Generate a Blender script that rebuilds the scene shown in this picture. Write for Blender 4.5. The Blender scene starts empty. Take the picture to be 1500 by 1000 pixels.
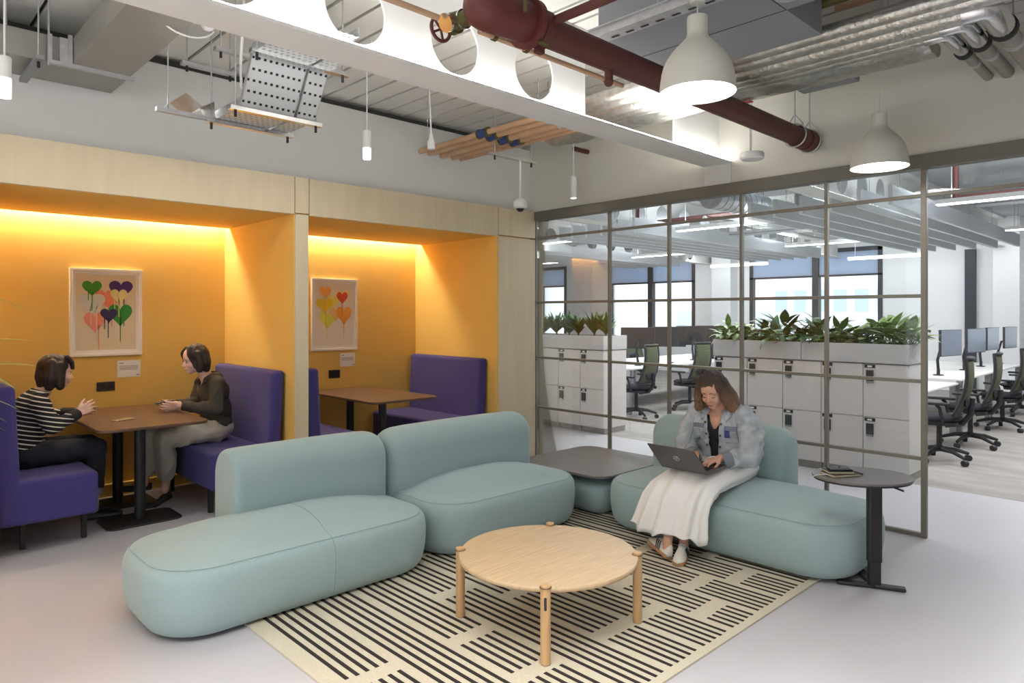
import bpy, bmesh, math, random
from mathutils import Vector, Matrix, Euler, noise
PI = math.pi
random.seed(7)
scene = bpy.context.scene
C = scene.collection

# ---------------------------------------------------------------- materials
MATS = {}
def srgb(r, g, b):
    def f(c):
        c /= 255.0
        return c / 12.92 if c <= .04045 else ((c + .055) / 1.055) ** 2.4
    return (f(r), f(g), f(b), 1)
def mat(name, col, rough=.5, metal=0, emit=None, es=0, bump=None, var=0, vscale=8, coat=0, stretch=None, sheen=0):
    m = bpy.data.materials.new(name); m.use_nodes = True
    nt = m.node_tree; N = nt.nodes; L = nt.links
    b = N['Principled BSDF']
    b.inputs['Base Color'].default_value = col
    b.inputs['Roughness'].default_value = rough
    b.inputs['Metallic'].default_value = metal
    if coat: b.inputs['Coat Weight'].default_value = coat
    if sheen: b.inputs['Sheen Weight'].default_value = sheen
    if emit:
        b.inputs['Emission Color'].default_value = emit; b.inputs['Emission Strength'].default_value = es
    tc = None
    if var or bump:
        tc = N.new('ShaderNodeTexCoord'); mp = N.new('ShaderNodeMapping')
        L.new(tc.outputs['Object'], mp.inputs['Vector'])
        if stretch: mp.inputs['Scale'].default_value = stretch
    if var:
        n = N.new('ShaderNodeTexNoise'); n.inputs['Scale'].default_value = vscale; n.inputs['Detail'].default_value = 6
        L.new(mp.outputs[0], n.inputs['Vector'])
        r = N.new('ShaderNodeValToRGB')
        r.color_ramp.elements[0].position = .3; r.color_ramp.elements[1].position = .7
        r.color_ramp.elements[0].color = tuple(c * (1 - var) for c in col[:3]) + (1,)
        r.color_ramp.elements[1].color = tuple(min(1, c * (1 + var)) for c in col[:3]) + (1,)
        L.new(n.outputs['Fac'], r.inputs['Fac']); L.new(r.outputs['Color'], b.inputs['Base Color'])
    if bump:
        n2 = N.new('ShaderNodeTexNoise'); n2.inputs['Scale'].default_value = bump[0]; n2.inputs['Detail'].default_value = 4
        L.new(mp.outputs[0], n2.inputs['Vector'])
        bp = N.new('ShaderNodeBump'); bp.inputs['Strength'].default_value = bump[1]; bp.inputs['Distance'].default_value = bump[2] if len(bump) > 2 else .005
        L.new(n2.outputs['Fac'], bp.inputs['Height']); L.new(bp.outputs['Normal'], b.inputs['Normal'])
    MATS[name] = m
    return m
def emis(name, col, s):
    m = bpy.data.materials.new(name); m.use_nodes = True
    N = m.node_tree.nodes; N.remove(N['Principled BSDF'])
    e = N.new('ShaderNodeEmission'); e.inputs[0].default_value = col; e.inputs[1].default_value = s
    m.node_tree.links.new(e.outputs[0], N['Material Output'].inputs[0]); MATS[name] = m
    return m
def glass(name, tint=(.97, .985, .98, 1), rough=0.0, spec=1.0):
    m = bpy.data.materials.new(name); m.use_nodes = True
    nt = m.node_tree; N = nt.nodes; L = nt.links; N.remove(N['Principled BSDF'])
    t = N.new('ShaderNodeBsdfTransparent'); t.inputs[0].default_value = tint
    g = N.new('ShaderNodeBsdfGlossy'); g.inputs['Roughness'].default_value = rough
    fr = N.new('ShaderNodeFresnel'); fr.inputs[0].default_value = 1.45
    mu = N.new('ShaderNodeMath'); mu.operation = 'MULTIPLY'; mu.inputs[1].default_value = spec
    L.new(fr.outputs[0], mu.inputs[0])
    mx = N.new('ShaderNodeMixShader'); L.new(mu.outputs[0], mx.inputs[0]); L.new(t.outputs[0], mx.inputs[1]); L.new(g.outputs[0], mx.inputs[2])
    L.new(mx.outputs[0], N['Material Output'].inputs[0]); MATS[name] = m
    return m

# ---------------------------------------------------------------- mesh builder
def basis(d):
    d = Vector(d).normalized()
    u = Vector((0, 0, 1)) if abs(d.z) < .95 else Vector((1, 0, 0))
    s = d.cross(u).normalized(); t = s.cross(d).normalized()
    return s, t, d
class MB:
    def __init__(s): s.v = []; s.f = []; s.m = []; s.mi = 0
    def add(s, vs, fs):
        o = len(s.v); s.v += [Vector(v) for v in vs]
        for f in fs: s.f.append([i + o for i in f]); s.m.append(s.mi)
        return s
    def box(s, x0, x1, y0, y1, z0, z1):
        vs = [(x, y, z) for z in (z0, z1) for y in (y0, y1) for x in (x0, x1)]
        return s.add(vs, [(0, 2, 3, 1), (4, 5, 7, 6), (0, 1, 5, 4), (2, 6, 7, 3), (0, 4, 6, 2), (1, 3, 7, 5)])
    def obox(s, c, sx, sy, sz, R=None):
        R = R or Matrix.Identity(3); c = Vector(c)
        vs = [c + R @ Vector((x * sx / 2, y * sy / 2, z * sz / 2)) for z in (-1, 1) for y in (-1, 1) for x in (-1, 1)]
        return s.add(vs, [(0, 2, 3, 1), (4, 5, 7, 6), (0, 1, 5, 4), (2, 6, 7, 3), (0, 4, 6, 2), (1, 3, 7, 5)])
    def loft(s, rings, closed=True, cap=True):
        n = len(rings[0]); vs = [p for r in rings for p in r]; fs = []
        for i in range(len(rings) - 1):
            for j in range(n if closed else n - 1):
                k = (j + 1) % n
                fs.append((i * n + j, i * n + k, (i + 1) * n + k, (i + 1) * n + j))
        if cap and closed:
            fs.append(tuple(reversed(range(n)))); fs.append(tuple(range((len(rings) - 1) * n, len(rings) * n)))
        return s.add(vs, fs)
    def tube(s, pts, r, n=12, cap=True):
        pts = [Vector(p) for p in pts]; rs = r if isinstance(r, (list, tuple)) else [r] * len(pts)
        rings = []; prev = None
        for i, p in enumerate(pts):
            d = (pts[min(i + 1, len(pts) - 1)] - pts[max(i - 1, 0)]).normalized()
            if prev is None: a, b, _ = basis(d)
            else:
                a = (prev - d * prev.dot(d)).normalized(); b = d.cross(a) * -1
                b = a.cross(d) * -1
            prev = a
            b = d.cross(a)
            rings.append([p + (a * math.cos(2 * PI * k / n) + b * math.sin(2 * PI * k / n)) * rs[i] for k in range(n)])
        return s.loft(rings, True, cap)
    def cyl(s, p0, p1, r, n=16, r2=None): return s.tube([p0, p1], [r, r if r2 is None else r2], n)
    def lathe(s, prof, c=(0, 0, 0), n=32, cap=False):
        c = Vector(c)
        rings = [[c + Vector((r * math.cos(2 * PI * k / n), r * math.sin(2 * PI * k / n), z)) for k in range(n)] for r, z in prof]
        return s.loft(rings, True, cap)
    def prism(s, poly, z0, z1):
        n = len(poly)
        vs = [(x, y, z0) for x, y in poly] + [(x, y, z1) for x, y in poly]
        return s.add(vs, [tuple(reversed(range(n))), tuple(range(n, 2 * n))] + [(i, (i + 1) % n, n + (i + 1) % n, n + i) for i in range(n)])
    def ell(s, c, r, R=None, nu=20, nv=12):
        c = Vector(c); R = R or Matrix.Identity(3)
        if isinstance(r, (int, float)): r = (r, r, r)
        vs = [c + R @ Vector((0, 0, -r[2]))]
        for i in range(1, nv):
            t = -PI / 2 + PI * i / nv
            for k in range(nu):
                a = 2 * PI * k / nu
                vs.append(c + R @ Vector((r[0] * math.cos(t) * math.cos(a), r[1] * math.cos(t) * math.sin(a), r[2] * math.sin(t))))
        vs.append(c + R @ Vector((0, 0, r[2]))); top = len(vs) - 1; fs = []
        for k in range(nu):
            fs.append((0, 1 + (k + 1) % nu, 1 + k)); b = 1 + (nv - 2) * nu
            fs.append((top, b + k, b + (k + 1) % nu))
        for i in range(nv - 2):
            for k in range(nu):
                a = 1 + i * nu; fs.append((a + k, a + (k + 1) % nu, a + nu + (k + 1) % nu, a + nu + k))
        return s.add(vs, fs)
    def caps(s, p0, p1, r0, r1=None, n=14):
        """capsule with round ends"""
        r1 = r0 if r1 is None else r1
        p0 = Vector(p0); p1 = Vector(p1); d = (p1 - p0)
        if d.length < 1e-5: return s.ell(p0, r0)
        d.normalize(); pts = []; rs = []
        for k in range(5):
            t = PI / 2 * (1 - k / 4) ; pts.append(p0 - d * r0 * math.sin(t)); rs.append(max(r0 * math.cos(t), r0 * .02))
        for k in range(5):
            t = PI / 2 * k / 4; pts.append(p1 + d * r1 * math.sin(t)); rs.append(max(r1 * math.cos(t), r1 * .02))
        a, b, _ = basis(d)
        rings = [[p + (a * math.cos(2 * PI * k / n) + b * math.sin(2 * PI * k / n)) * r for k in range(n)] for p, r in zip(pts, rs)]
        return s.loft(rings)
    def chain(s, pts, rs, n=14):
        for i in range(len(pts) - 1): s.caps(pts[i], pts[i + 1], rs[i], rs[i + 1], n)
        return s
    def xf(s, M, start=0):
        for i in range(start, len(s.v)): s.v[i] = M @ s.v[i]
        return s
    def mesh(s, name):
        me = bpy.data.meshes.new(name); me.from_pydata([tuple(v) for v in s.v], [], s.f); me.update()
        bm = bmesh.new(); bm.from_mesh(me); bmesh.ops.recalc_face_normals(bm, faces=bm.faces); bm.to_mesh(me); bm.free()
        return me
    def build(s, name, mats, parent=None, smooth=False, bevel=0, bseg=2, sub=0, ang=None, world=False):
        me = s.mesh(name)
        if not isinstance(mats, (list, tuple)): mats = [mats]
        for m in mats: me.materials.append(m)
        if len(mats) > 1:
            for p, k in zip(me.polygons, s.m): p.material_index = k
        o = bpy.data.objects.new(name, me); C.objects.link(o)
        if parent is not None:
            if world:
                W = parent_world(parent).inverted(); me.transform(W)
            o.parent = parent
        if bevel:
            b = o.modifiers.new('bevel', 'BEVEL'); b.width = bevel; b.segments = bseg; b.limit_method = 'ANGLE'; b.angle_limit = math.radians(35)
        if sub:
            b = o.modifiers.new('sub', 'SUBSURF'); b.levels = b.render_levels = sub
        if smooth or bevel or sub:
            for p in me.polygons: p.use_smooth = True
            if not sub:
                try: me.set_sharp_from_angle(angle=math.radians(ang or 40))
                except Exception: pass
        return o
def parent_world(p):
    M = p.matrix_basis.copy(); q = p.parent
    while q: M = q.matrix_basis @ M; q = q.parent
    return M
def tag(o, label, cat, group=None, kind=None):
    if label: o['label'] = label
    if cat: o['category'] = cat
    if group: o['group'] = group
    if kind: o['kind'] = kind
    return o
def thing(name, label, cat, loc=(0, 0, 0), rot=0, group=None):
    o = bpy.data.objects.new(name, None); C.objects.link(o); o.location = loc; o.rotation_euler = (0, 0, rot)
    o.empty_display_size = .1
    return tag(o, label, cat, group)
def dup(root, loc=None, rot=None, label=None, group=None):
    r = root.copy(); C.objects.link(r)
    if loc is not None: r.location = loc
    if rot is not None: r.rotation_euler = (0, 0, rot)
    if label: r['label'] = label
    if group: r['group'] = group
    for ch in list(root.children):
        c = ch.copy(); C.objects.link(c); c.parent = r
        for g in list(ch.children):
            d = g.copy(); C.objects.link(d); d.parent = c
    return r
def rrect(x0, x1, y0, y1, r, n=6):
    pts = []
    for cx, cy, a0 in ((x1 - r, y1 - r, 0), (x0 + r, y1 - r, PI / 2), (x0 + r, y0 + r, PI), (x1 - r, y0 + r, 3 * PI / 2)):
        for k in range(n + 1):
            a = a0 + PI / 2 * k / n; pts.append((cx + r * math.cos(a), cy + r * math.sin(a)))
    return pts
def struct(o): o['kind'] = 'structure'; return o
def text_mb(txt, size, M, depth=.001):
    cu = bpy.data.curves.new('t', 'FONT'); cu.body = txt; cu.size = size; cu.extrude = depth; cu.align_x = 'CENTER'; cu.align_y = 'CENTER'
    o = bpy.data.objects.new('t', cu); C.objects.link(o)
    dg = bpy.context.evaluated_depsgraph_get(); me = bpy.data.meshes.new_from_object(o.evaluated_get(dg))
    mb = MB(); mb.add([M @ v.co for v in me.vertices], [list(p.vertices) for p in me.polygons])
    bpy.data.objects.remove(o); bpy.data.meshes.remove(me); bpy.data.curves.remove(cu)
    return mb

# ---------------------------------------------------------------- palette
white = mat('white_paint', (.80, .80, .79, 1), .6)
wallp = mat('wall_paint', (.68, .68, .66, 1), .75, bump=(60, .05))
steelwhite = mat('white_steel', (.78, .78, .76, 1), .5)
vinyl = mat('floor_vinyl', srgb(190, 187, 192), .38, var=.02, vscale=1.5, bump=(220, .04, .001))
carpet = mat('carpet_tile', srgb(156, 150, 145), .95, var=.16, vscale=5, bump=(400, .4, .004), stretch=(1, .35, 1))
birch = mat('birch_veneer', srgb(212, 196, 165), .5, var=.05, vscale=5, stretch=(3, 3, .3))
yellow = mat('yellow_felt', srgb(230, 188, 98), .75, var=.015, vscale=3)
teal = mat('teal_fabric', srgb(155, 177, 178), .95, var=.05, vscale=160, bump=(420, .35, .002), sheen=.25)
purple = mat('purple_fabric', srgb(64, 56, 118), .95, var=.06, vscale=120, bump=(400, .3, .002), sheen=.1)
black = mat('black_metal', (.02, .02, .022, 1), .45)
blackp = mat('black_plastic', (.022, .022, .025, 1), .5)
walnut = mat('brown_table', srgb(92, 66, 48), .38, var=.2, vscale=6, stretch=(6, .6, 1))
edgeb = mat('dark_edge', srgb(60, 48, 40), .5)
greyt = mat('grey_laminate', srgb(108, 103, 103), .42)
oak = mat('oak', srgb(200, 174, 138), .42, var=.12, vscale=5, stretch=(1.2, 14, 3))
oakleg = mat('oak_leg', srgb(196, 158, 112), .45, var=.12, vscale=8, stretch=(8, 8, .8))
rugb = mat('rug_cream', srgb(205, 197, 176), 1, var=.10, vscale=120, bump=(500, .5, .004), stretch=(3, .4, 1))
rugs = mat('rug_stripe', srgb(44, 38, 36), 1, bump=(500, .5, .004))
frame = mat('frame_taupe', srgb(132, 126, 114), .45, metal=.2)
headm = mat('header_taupe', srgb(112, 108, 98), .5, metal=.1)
gls = glass('clear_glass', spec=.85)
gwin = glass('window_glass', (.93, .97, 1, 1), spec=.5)
lockm = mat('locker_white', srgb(208, 201, 199), .45)
plantm = mat('planter_grey', srgb(190, 187, 188), .5)
kick = mat('kick_plinth', srgb(150, 144, 140), .6)
galv = mat('galvanised', (.50, .51, .53, 1), .4, .55, var=.12, vscale=20, bump=(60, .08))
galvd = mat('galvanised_duct', srgb(150, 148, 142), .45, .35, var=.04, vscale=3)
ductg = mat('grey_duct', srgb(138, 141, 146), .5, .2)
foil = mat('foil_wrap', (.60, .59, .55, 1), .32, .9, var=.14, vscale=22, bump=(38, .5, .010))
steel = mat('polished_steel', (.7, .7, .7, 1), .2, 1)
copper = mat('copper_pipe', srgb(200, 164, 132), .5, .15, var=.1, vscale=9)
redp = mat('red_oxide_pipe', srgb(88, 46, 41), .6)
redd = mat('red_valve', srgb(94, 42, 39), .55)
brass = mat('brass_green', srgb(98, 92, 50), .45, .4)
bluec = mat('blue_clamp', srgb(50, 70, 130), .5)
deck = mat('deck_metal', srgb(222, 220, 214), .6)
deckgap = mat('dark_gap', (.03, .03, .03, 1), .8)
led = emis('led_white', (1, .98, .94, 1), 26)
ledw = emis('led_warm', (1, .96, .84, 1), 80)
ledo = emis('led_office', (.95, .98, 1, 1), 9)
lampw = mat('lamp_white', srgb(200, 200, 190), .6, bump=(60, .1))
diff = emis('lamp_diffuser', (1, .98, .95, 1), 15)
leafd = mat('leaf_dark', srgb(58, 96, 54), .45, var=.35, vscale=12)
leafl = mat('leaf_light', srgb(128, 150, 96), .5, var=.45, vscale=25)
soil = mat('soil', srgb(50, 38, 30), 1)
pureblk = mat('matt_black', (.01, .01, .01, 1), .6)
winfr = mat('window_frame_dark', srgb(52, 56, 66), .5)
blind = mat('roller_blind', srgb(190, 203, 222), .9)
def translucent(name, col):
    m = bpy.data.materials.new(name); m.use_nodes = True
    N = m.node_tree.nodes; L = m.node_tree.links; N.remove(N['Principled BSDF'])
    d = N.new('ShaderNodeBsdfDiffuse'); t = N.new('ShaderNodeBsdfTranslucent'); x = N.new('ShaderNodeMixShader'); x.inputs[0].default_value = .6
    d.inputs[0].default_value = col; t.inputs[0].default_value = col
    L.new(d.outputs[0], x.inputs[1]); L.new(t.outputs[0], x.inputs[2]); L.new(x.outputs[0], N['Material Output'].inputs[0]); return m
blind = translucent('roller_blind_cloth', (.62, .70, .82, 1))
meshol = mat('chair_mesh_olive', srgb(84, 88, 66), .85, bump=(600, .4, .002))
fabblk = mat('chair_fabric_black', srgb(34, 34, 40), .9)
deskw = mat('desk_white', srgb(222, 220, 216), .4)
chrome = mat('chair_steel', (.35, .36, .38, 1), .3, .9)
screenb = mat('monitor_back', srgb(52, 50, 54), .35)
screenf = mat('monitor_screen', srgb(120, 128, 142), .25)  # brightness of the screens is painted into the base colour
# ================================================================ camera
cam = bpy.data.cameras.new('camera'); camo = bpy.data.objects.new('camera', cam); C.objects.link(camo)
camo.location = (0, 0, 1.5); camo.rotation_euler = (PI / 2, 0, math.radians(46.1 - 90))
cam.sensor_width = 36; cam.lens = 1003 / 1500 * 36; cam.shift_y = -40 / 1500; cam.clip_end = 200
scene.camera = camo

XG = 5.165     # glazed screen
XF = 15.6      # far window wall
YB = 5.006     # booth front
YW = 5.10      # wall above booths
ZH = 2.568     # top of header / fascia
ZD = 3.29      # deck underside

# ================================================================ shell
struct(MB().box(-4, 6.74, -4, 6.6, -.05, 0).build('floor', vinyl))
struct(MB().box(6.74, XF, -4, 16, -.05, 0).build('floor', carpet))
struct(MB().box(XG - .02, 6.74, 6.6, 16, -.05, 0).build('floor', vinyl))
# ceiling deck : interlocking ribbed metal pans running along y
cb = MB(); cg = MB()
x = -4.0; cb.box(-4, XF, -4, 16, ZD + .02, ZD + .12)
cb.mi = 0
w = .3
pans = MB()
i = 0
xx = -4.0
while xx < XG + .3:
    wide = .30 if xx < 1.9 else .2
    pans.box(xx + .012, xx + wide - .012, -4, 6.4, ZD, ZD + .02)
    xx += wide
ce = cb.build('ceiling', deckgap); struct(ce)
struct(pans.build('ceiling_deck_pans', deck, ce))
struct(MB().box(XG + .3, XF, -4, 16, ZD - .005, ZD + .02).build('ceiling_soffit', mat('office_soffit', srgb(176, 180, 184), .7), ce))
# walls
w = struct(MB().box(-4, XG + .12, YW, YW + .12, ZH - .02, ZD - .06).build('wall_booth', wallp))
struct(MB().box(-4, 2.3, YW - .012, YW, ZD - .058, ZD - .018).box(2.3, 4.42, YW - .012, YW, ZD - .058, ZD - .03).build('trim_1', deckgap))
struct(MB().box(XG, XG + .12, -4, YW + .12, ZH, ZD + .02).build('wall_screen', mat('wall_paint_warm', (.60, .585, .52, 1), .75)))
struct(MB().box(XG, XG + .12, 5.02, 6.6, 0, ZH).build('wall_corner', birch))
struct(MB().box(-4, XG + .1, 6.58, 6.7, 0, ZD).build('wall_rear', wallp))
struct(MB().box(4.0, XF, 16, 16.12, 0, ZD + .02).build('wall_left', wallp))
struct(MB().box(-4, 4.5, -4.12, -4, 0, ZD + .02).build('wall_back', wallp))
struct(MB().box(-4.12, -4, -4, -3.2, 0, ZD + .02).box(-4.12, -4, 4.2, 5.2, 0, ZD + .02).box(-4.12, -4, -3.2, 4.2, 0, .3).box(-4.12, -4, -3.2, 4.2, 2.7, ZD + .02).build('wall_side', wallp))
struct(MB().box(4.5, XF, -4.12, -4, 0, ZD + .02).build('wall_right', wallp))
# far facade with windows
fy = [-4, -1.6, 2.2, 4.97, 7.90, 9.42, 12.2, 13.82, 15.2, 16]
fac = MB()
Zs, Zt = .80, 2.95
wins = [(-1.3, 2.2), (4.97, 7.93), (9.42, 12.2), (13.82, 15.8)]
edges = [-4] + [e for w_ in wins for e in w_] + [16]
for a, b in zip(edges[::2], edges[1::2]): fac.box(XF, XF + .3, a, b, 0, ZD + .02)
for a, b in wins: fac.box(XF, XF + .3, a, b, 0, Zs).box(XF, XF + .3, a, b, Zt, ZD + .02)
facw = mat('facade_wall', srgb(234, 236, 238), .7)
struct(fac.build('wall_far', facw))
mull = {0: 1.0, 1: 6.35, 2: 10.77, 3: 14.9}
for k, (a, b) in enumerate(wins):
    wo = struct(thing('window_%d' % (k + 2), None, None, (XF, a, Zs)))
    m = MB(); t = .09
    m.box(XF - .02, XF + .1, a, a + t, Zs, Zt).box(XF - .02, XF + .1, b - t, b, Zs, Zt).box(XF - .02, XF + .1, a, b, Zs, Zs + t).box(XF - .02, XF + .1, a, b, Zt - t, Zt)
    mm = mull[k]; m.box(XF - .06, XF + .1, mm - .07, mm + .07, Zs, Zt)
    m.box(XF - .02, XF + .1, a, b, 2.33, 2.37)
    m.build('window_frame', winfr, wo, world=True)
    MB().box(XF + .04, XF + .06, a + .05, b - .05, Zs, Zt).build('window_pane', gwin, wo, world=True)
    MB().box(XF - .01, XF + .015, a + t, mm - .07, 2.37, Zt - t).box(XF - .01, XF + .015, mm + .07, b - t, 2.37, Zt - t).build('window_blind', blind, wo, world=True)
struct(MB().box(XF - .12, XF - .002, 3.30, 3.47, 0, 2.75).build('trim_2', winfr))
struct(MB().box(XF - .35, XF, 8.25, 8.75, 0, ZD).build('trim_3', facw))
struct(MB().box(XF - .45, XF, 2.55, 2.95, 0, ZD).build('trim_4', facw))

# ================================================================ glazed screen (window_1)
YP = [5.005, 4.058, 3.399, 2.716, 2.045, 1.376]
w1 = struct(thing('window_1', None, None, (XG, 3.2, 0)))
h = MB().box(XG - .03, XG + .07, -1.2, 5.0, 2.474, ZH)
h.build('header_beam', headm, w1, world=True, bevel=.004)
rails = [2.297, 1.623, 1.047, .528, .017]
for j, y in enumerate(YP):
    MB().box(XG, XG + .038, y - (.024 if 0 < j < 5 else 0) / 1 , y + (.0 if 0 < j < 5 else .035), 0.0, 2.474).build('post', frame, w1, world=True, bevel=.003)
for z in rails:
    y1 = -1.2 if z == 2.297 else 1.38
    MB().box(XG + .005, XG + .04, y1, 5.0, z - .012, z + .012).build('rail', frame, w1, world=True, bevel=.003)
MB().box(XG + .018, XG + .026, 1.39, 5.0, .03, 2.474).build('glass_pane', gls, w1, world=True)
MB().box(XG + .018, XG + .026, -1.2, 1.376, 2.30, 2.474).build('glass_pane', gls, w1, world=True)
MB().box(XG, XG + .045, -1.24, -1.2, 0, 2.474).build('post', frame, w1, world=True)

# ================================================================ booth joinery
bt = thing('booth_enclosure', 'pale birch booth enclosure with two yellow lined alcoves along the left wall', 'booth', (2.6, 5.7, 0))
gap = mat('shadow_gap', (.04, .03, .03, 1), .8)
ZB = 2.279
f = MB()
for a, b in ((-4, 2.472), (2.478, 2.592), (2.598, 4.625), (4.631, 5.155)):
    f.box(a, b, YB, YB + .05, ZB if a < 2.4 or 2.55 < a < 4.6 else ZB + .012, ZH)
f.build('fascia', birch, bt, world=True)
MB().box(-4, 5.155, YB + .02, YB + .09, ZB + .01, ZH - .001).build('fascia_backing', gap, bt, world=True)
MB().box(-4, 5.155, YB + .05, YW, ZH - .012, ZH).build('top_board', birch, bt, world=True)
MB().box(2.481, 2.589, YB, YB + .1, 0, ZB).build('column', birch, bt, world=True)
MB().box(4.634, 5.155, YB, YB + .1, 0, ZB).build('column', birch, bt, world=True)
for a, b in ((2.475, 2.595), (4.628, 5.1), (.46, .58), (-4, -1.6)):
    MB().box(a, b, YB + .02, 6.42, 0, ZB + .1).build('side_panel', yellow, bt, world=True)
for a, b in ((-1.6, .46), (.58, 2.475), (2.595, 4.628)):
    MB().box(a, b, 6.40, 6.5, 0, ZB + .25).build('back_panel', yellow, bt, world=True)
    MB().box(a, b, YB + .05, 6.29, ZB, ZB + .03).build('ceiling_panel', yellow, bt, world=True)
    MB().box(a, b, 6.24, 6.42, ZB + .14, ZB + .17).build('cove_lid', white, bt, world=True)
    MB().box(a, b, 6.275, 6.29, ZB + .03, ZB + .14).build('cove_upstand', yellow, bt, world=True)
    MB().box(a + .01, b - .01, 6.352, 6.378, ZB + .085, ZB + .11).build('led_strip', ledw, bt, world=True)
    MB().box(a, b, 6.35, 6.40, 0, .1).build('skirting', yellow, bt, world=True)
# ================================================================ steel cellular beams
def beam(y, x0, x1, holes, slots, label, lit=False):
    cx = (x0 + x1) / 2; b = thing('cellular_beam', label, 'beam', (cx, y, 2.74))
    zb, zt = 2.745, 3.24
    L = [(xx, zb, zt) for xx in ()]
    t = .012
    # web with circular openings, built as strips of quads between outline and openings
    m = MB()
    ops = sorted([(c - r_, c + r_, c, r_, 'c') for c, r_ in holes] + [(a, b_, None, .165, 's') for a, b_ in slots])
    xs = x0; zc = 2.97
    def quad(pts):
        vs = [(p[0], y - t / 2, p[1]) for p in pts] + [(p[0], y + t / 2, p[1]) for p in pts]; n = len(pts)
        m.add(vs, [tuple(range(n)), tuple(range(2 * n - 1, n - 1, -1))] + [(i, (i + 1) % n, n + (i + 1) % n, n + i) for i in range(n)])
    for a, b_, c, r_, kd in ops:
        quad([(xs, zb), (a, zb), (a, zt), (xs, zt)])
        N = 24
        def prof(x):
            if kd == 'c': return math.sqrt(max(0, r_ * r_ - (x - c) ** 2))
            return .2
            rr = .165
            if x < a + rr: return math.sqrt(max(0, rr * rr - (x - a - rr) ** 2))
            if x > b_ - rr: return math.sqrt(max(0, rr * rr - (x - b_ + rr) ** 2))
            return rr
        if kd == 'c': X = [c - r_ * math.cos(PI * k / N) for k in range(N + 1)]
        else:
            X = [a + (.165 if 0 else 0) + .0 for _ in (0,)]
            X = [a, a + .004, a + .02] + [a + .165 - .165 * math.cos(PI / 2 * k / 8) for k in range(3, 9)] + [b_ - .165 + .165 * math.sin(PI / 2 * k / 8) for k in range(0, 9)]
            X = sorted(set(round(q, 5) for q in X))
        for p, q in zip(X[:-1], X[1:]):
            hp, hq = prof(p), prof(q)
            quad([(p, zb), (q, zb), (q, zc - hq), (p, zc - hp)]); quad([(p, zc + hp), (q, zc + hq), (q, zt), (p, zt)])
        xs = b_
    quad([(xs, zb), (x1, zb), (x1, zt), (xs, zt)])
    m.build('web', steelwhite, b, world=True)
    MB().box(x0, x1, y - .12, y + .12, zb - .012, zb + .004).build('lower_flange', steelwhite, b, world=True)
    MB().box(x0, x1, y - .12, y + .12, zt, zt + .05).build('upper_flange', steelwhite, b, world=True)
    if lit:
        MB().box(x0, x1 - .02, y - .108, y - .09, zb + .004, zb + .014).build('led_strip', led, b, world=True)
        MB().box(x0, x1 - .02, y + .02, y + .04, zb + .004, zb + .014).build('led_strip', led, b, world=True)
    return b
beam(2.905, -3.9, XG, [(1.13 + .617 * k, .165) for k in range(-8, 4)], [(3.455, 4.5)], 'white cellular steel beam with lit web crossing above the sofa', True)
beam(2.88, XG + .12, XF, [(5.9 + .612 * k, .165) for k in range(15)], [], 'white cellular beam beyond the glass in line with the lit beam')
beam(5.88, XG + .12, XF, [(5.75 + .612 * k, .165) for k in range(15)], [], 'white cellular beam beyond the glass over the far lockers')
beam(8.88, XG + .12, XF, [(5.9 + .612 * k, .165) for k in range(15)], [], 'furthest white cellular beam at the left of the open office')
beam(-.12, XG + .12, XF, [(5.9 + .612 * k, .165) for k in range(15)], [], 'white cellular beam at the right edge of the open office')
# pad where the beam meets the wall
struct(MB().box(XG - .012, XG, 2.785, 3.025, ZH, 2.733).build('trim_5', wallp))
# ================================================================ soft seating
def cushion(x0, x1, y0, y1, z0, z1, dome=.05, bulge=.03, taper=.04, rc=.28, n=56, levels=None):
    """rounded upholstered block: super-elliptic plan, bulging sides, domed top"""
    m = MB(); cx, cy = (x0 + x1) / 2, (y0 + y1) / 2; a, b = (x1 - x0) / 2, (y1 - y0) / 2
    def plan(sx, sy, r):
        r = min(r, sx * .98, sy * .98); P = []
        for k, (qx, qy, a0) in enumerate(((1, 1, 0), (-1, 1, PI / 2), (-1, -1, PI), (1, -1, 3 * PI / 2))):
            for j in range(n // 4):
                t = a0 + PI / 2 * j / (n // 4 - 1); P.append((cx + qx * (sx - r) + r * math.cos(t), cy + qy * (sy - r) + r * math.sin(t)))
        return P
    H = z1 - z0; rings = []
    zs = z0 + H * .80
    prof = [(0, -.085), (.006, -.05), (.03, -.022), (.09, -.004), (.18, .006), (.26, .004), (.295, -.004), (.318, -.018), (.332, -.036), (.34, -.058)]
    k_ = (zs - z0) / .34
    for t, off in prof:
        rings.append([(px, py, z0 + t * k_) for px, py in plan(a + off, b + off, rc + off)])
    for s in (.90, .80, .65, .45, .25, .1):
        z = zs + (z1 - zs) * (1 - (s / .95) ** 2.4)
        rings.append([(px, py, z) for px, py in plan((a - .058) * (s + .0) , (b - .058) * s, (rc - .058) * s)])
    m.loft(rings)
    SEAMS.clear()
    off = -.030; SEAMS['ring'] = [(px, py, z0 + .330 * k_ + .0015) for px, py in plan(a + off, b + off, rc + off)]
    def cross(q, axis):
        P = []
        for t, o in prof[2:]: P.append((q, cy - b - o, z0 + t * k_) if axis == 'x' else (cx - a - o, q, z0 + t * k_))
        for s in (.90, .80, .65, .45, .25, .1, -.25, -.5):
            z = zs + (z1 - zs) * (1 - (abs(s) / .95) ** 2.4) + .0005
            P.append((q, cy - (b - .058) * s, z) if axis == 'x' else (cx - (a - .058) * s, q, z))
        return P
    SEAMS['cross'] = cross
    return m
SEAMS = {}
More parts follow.
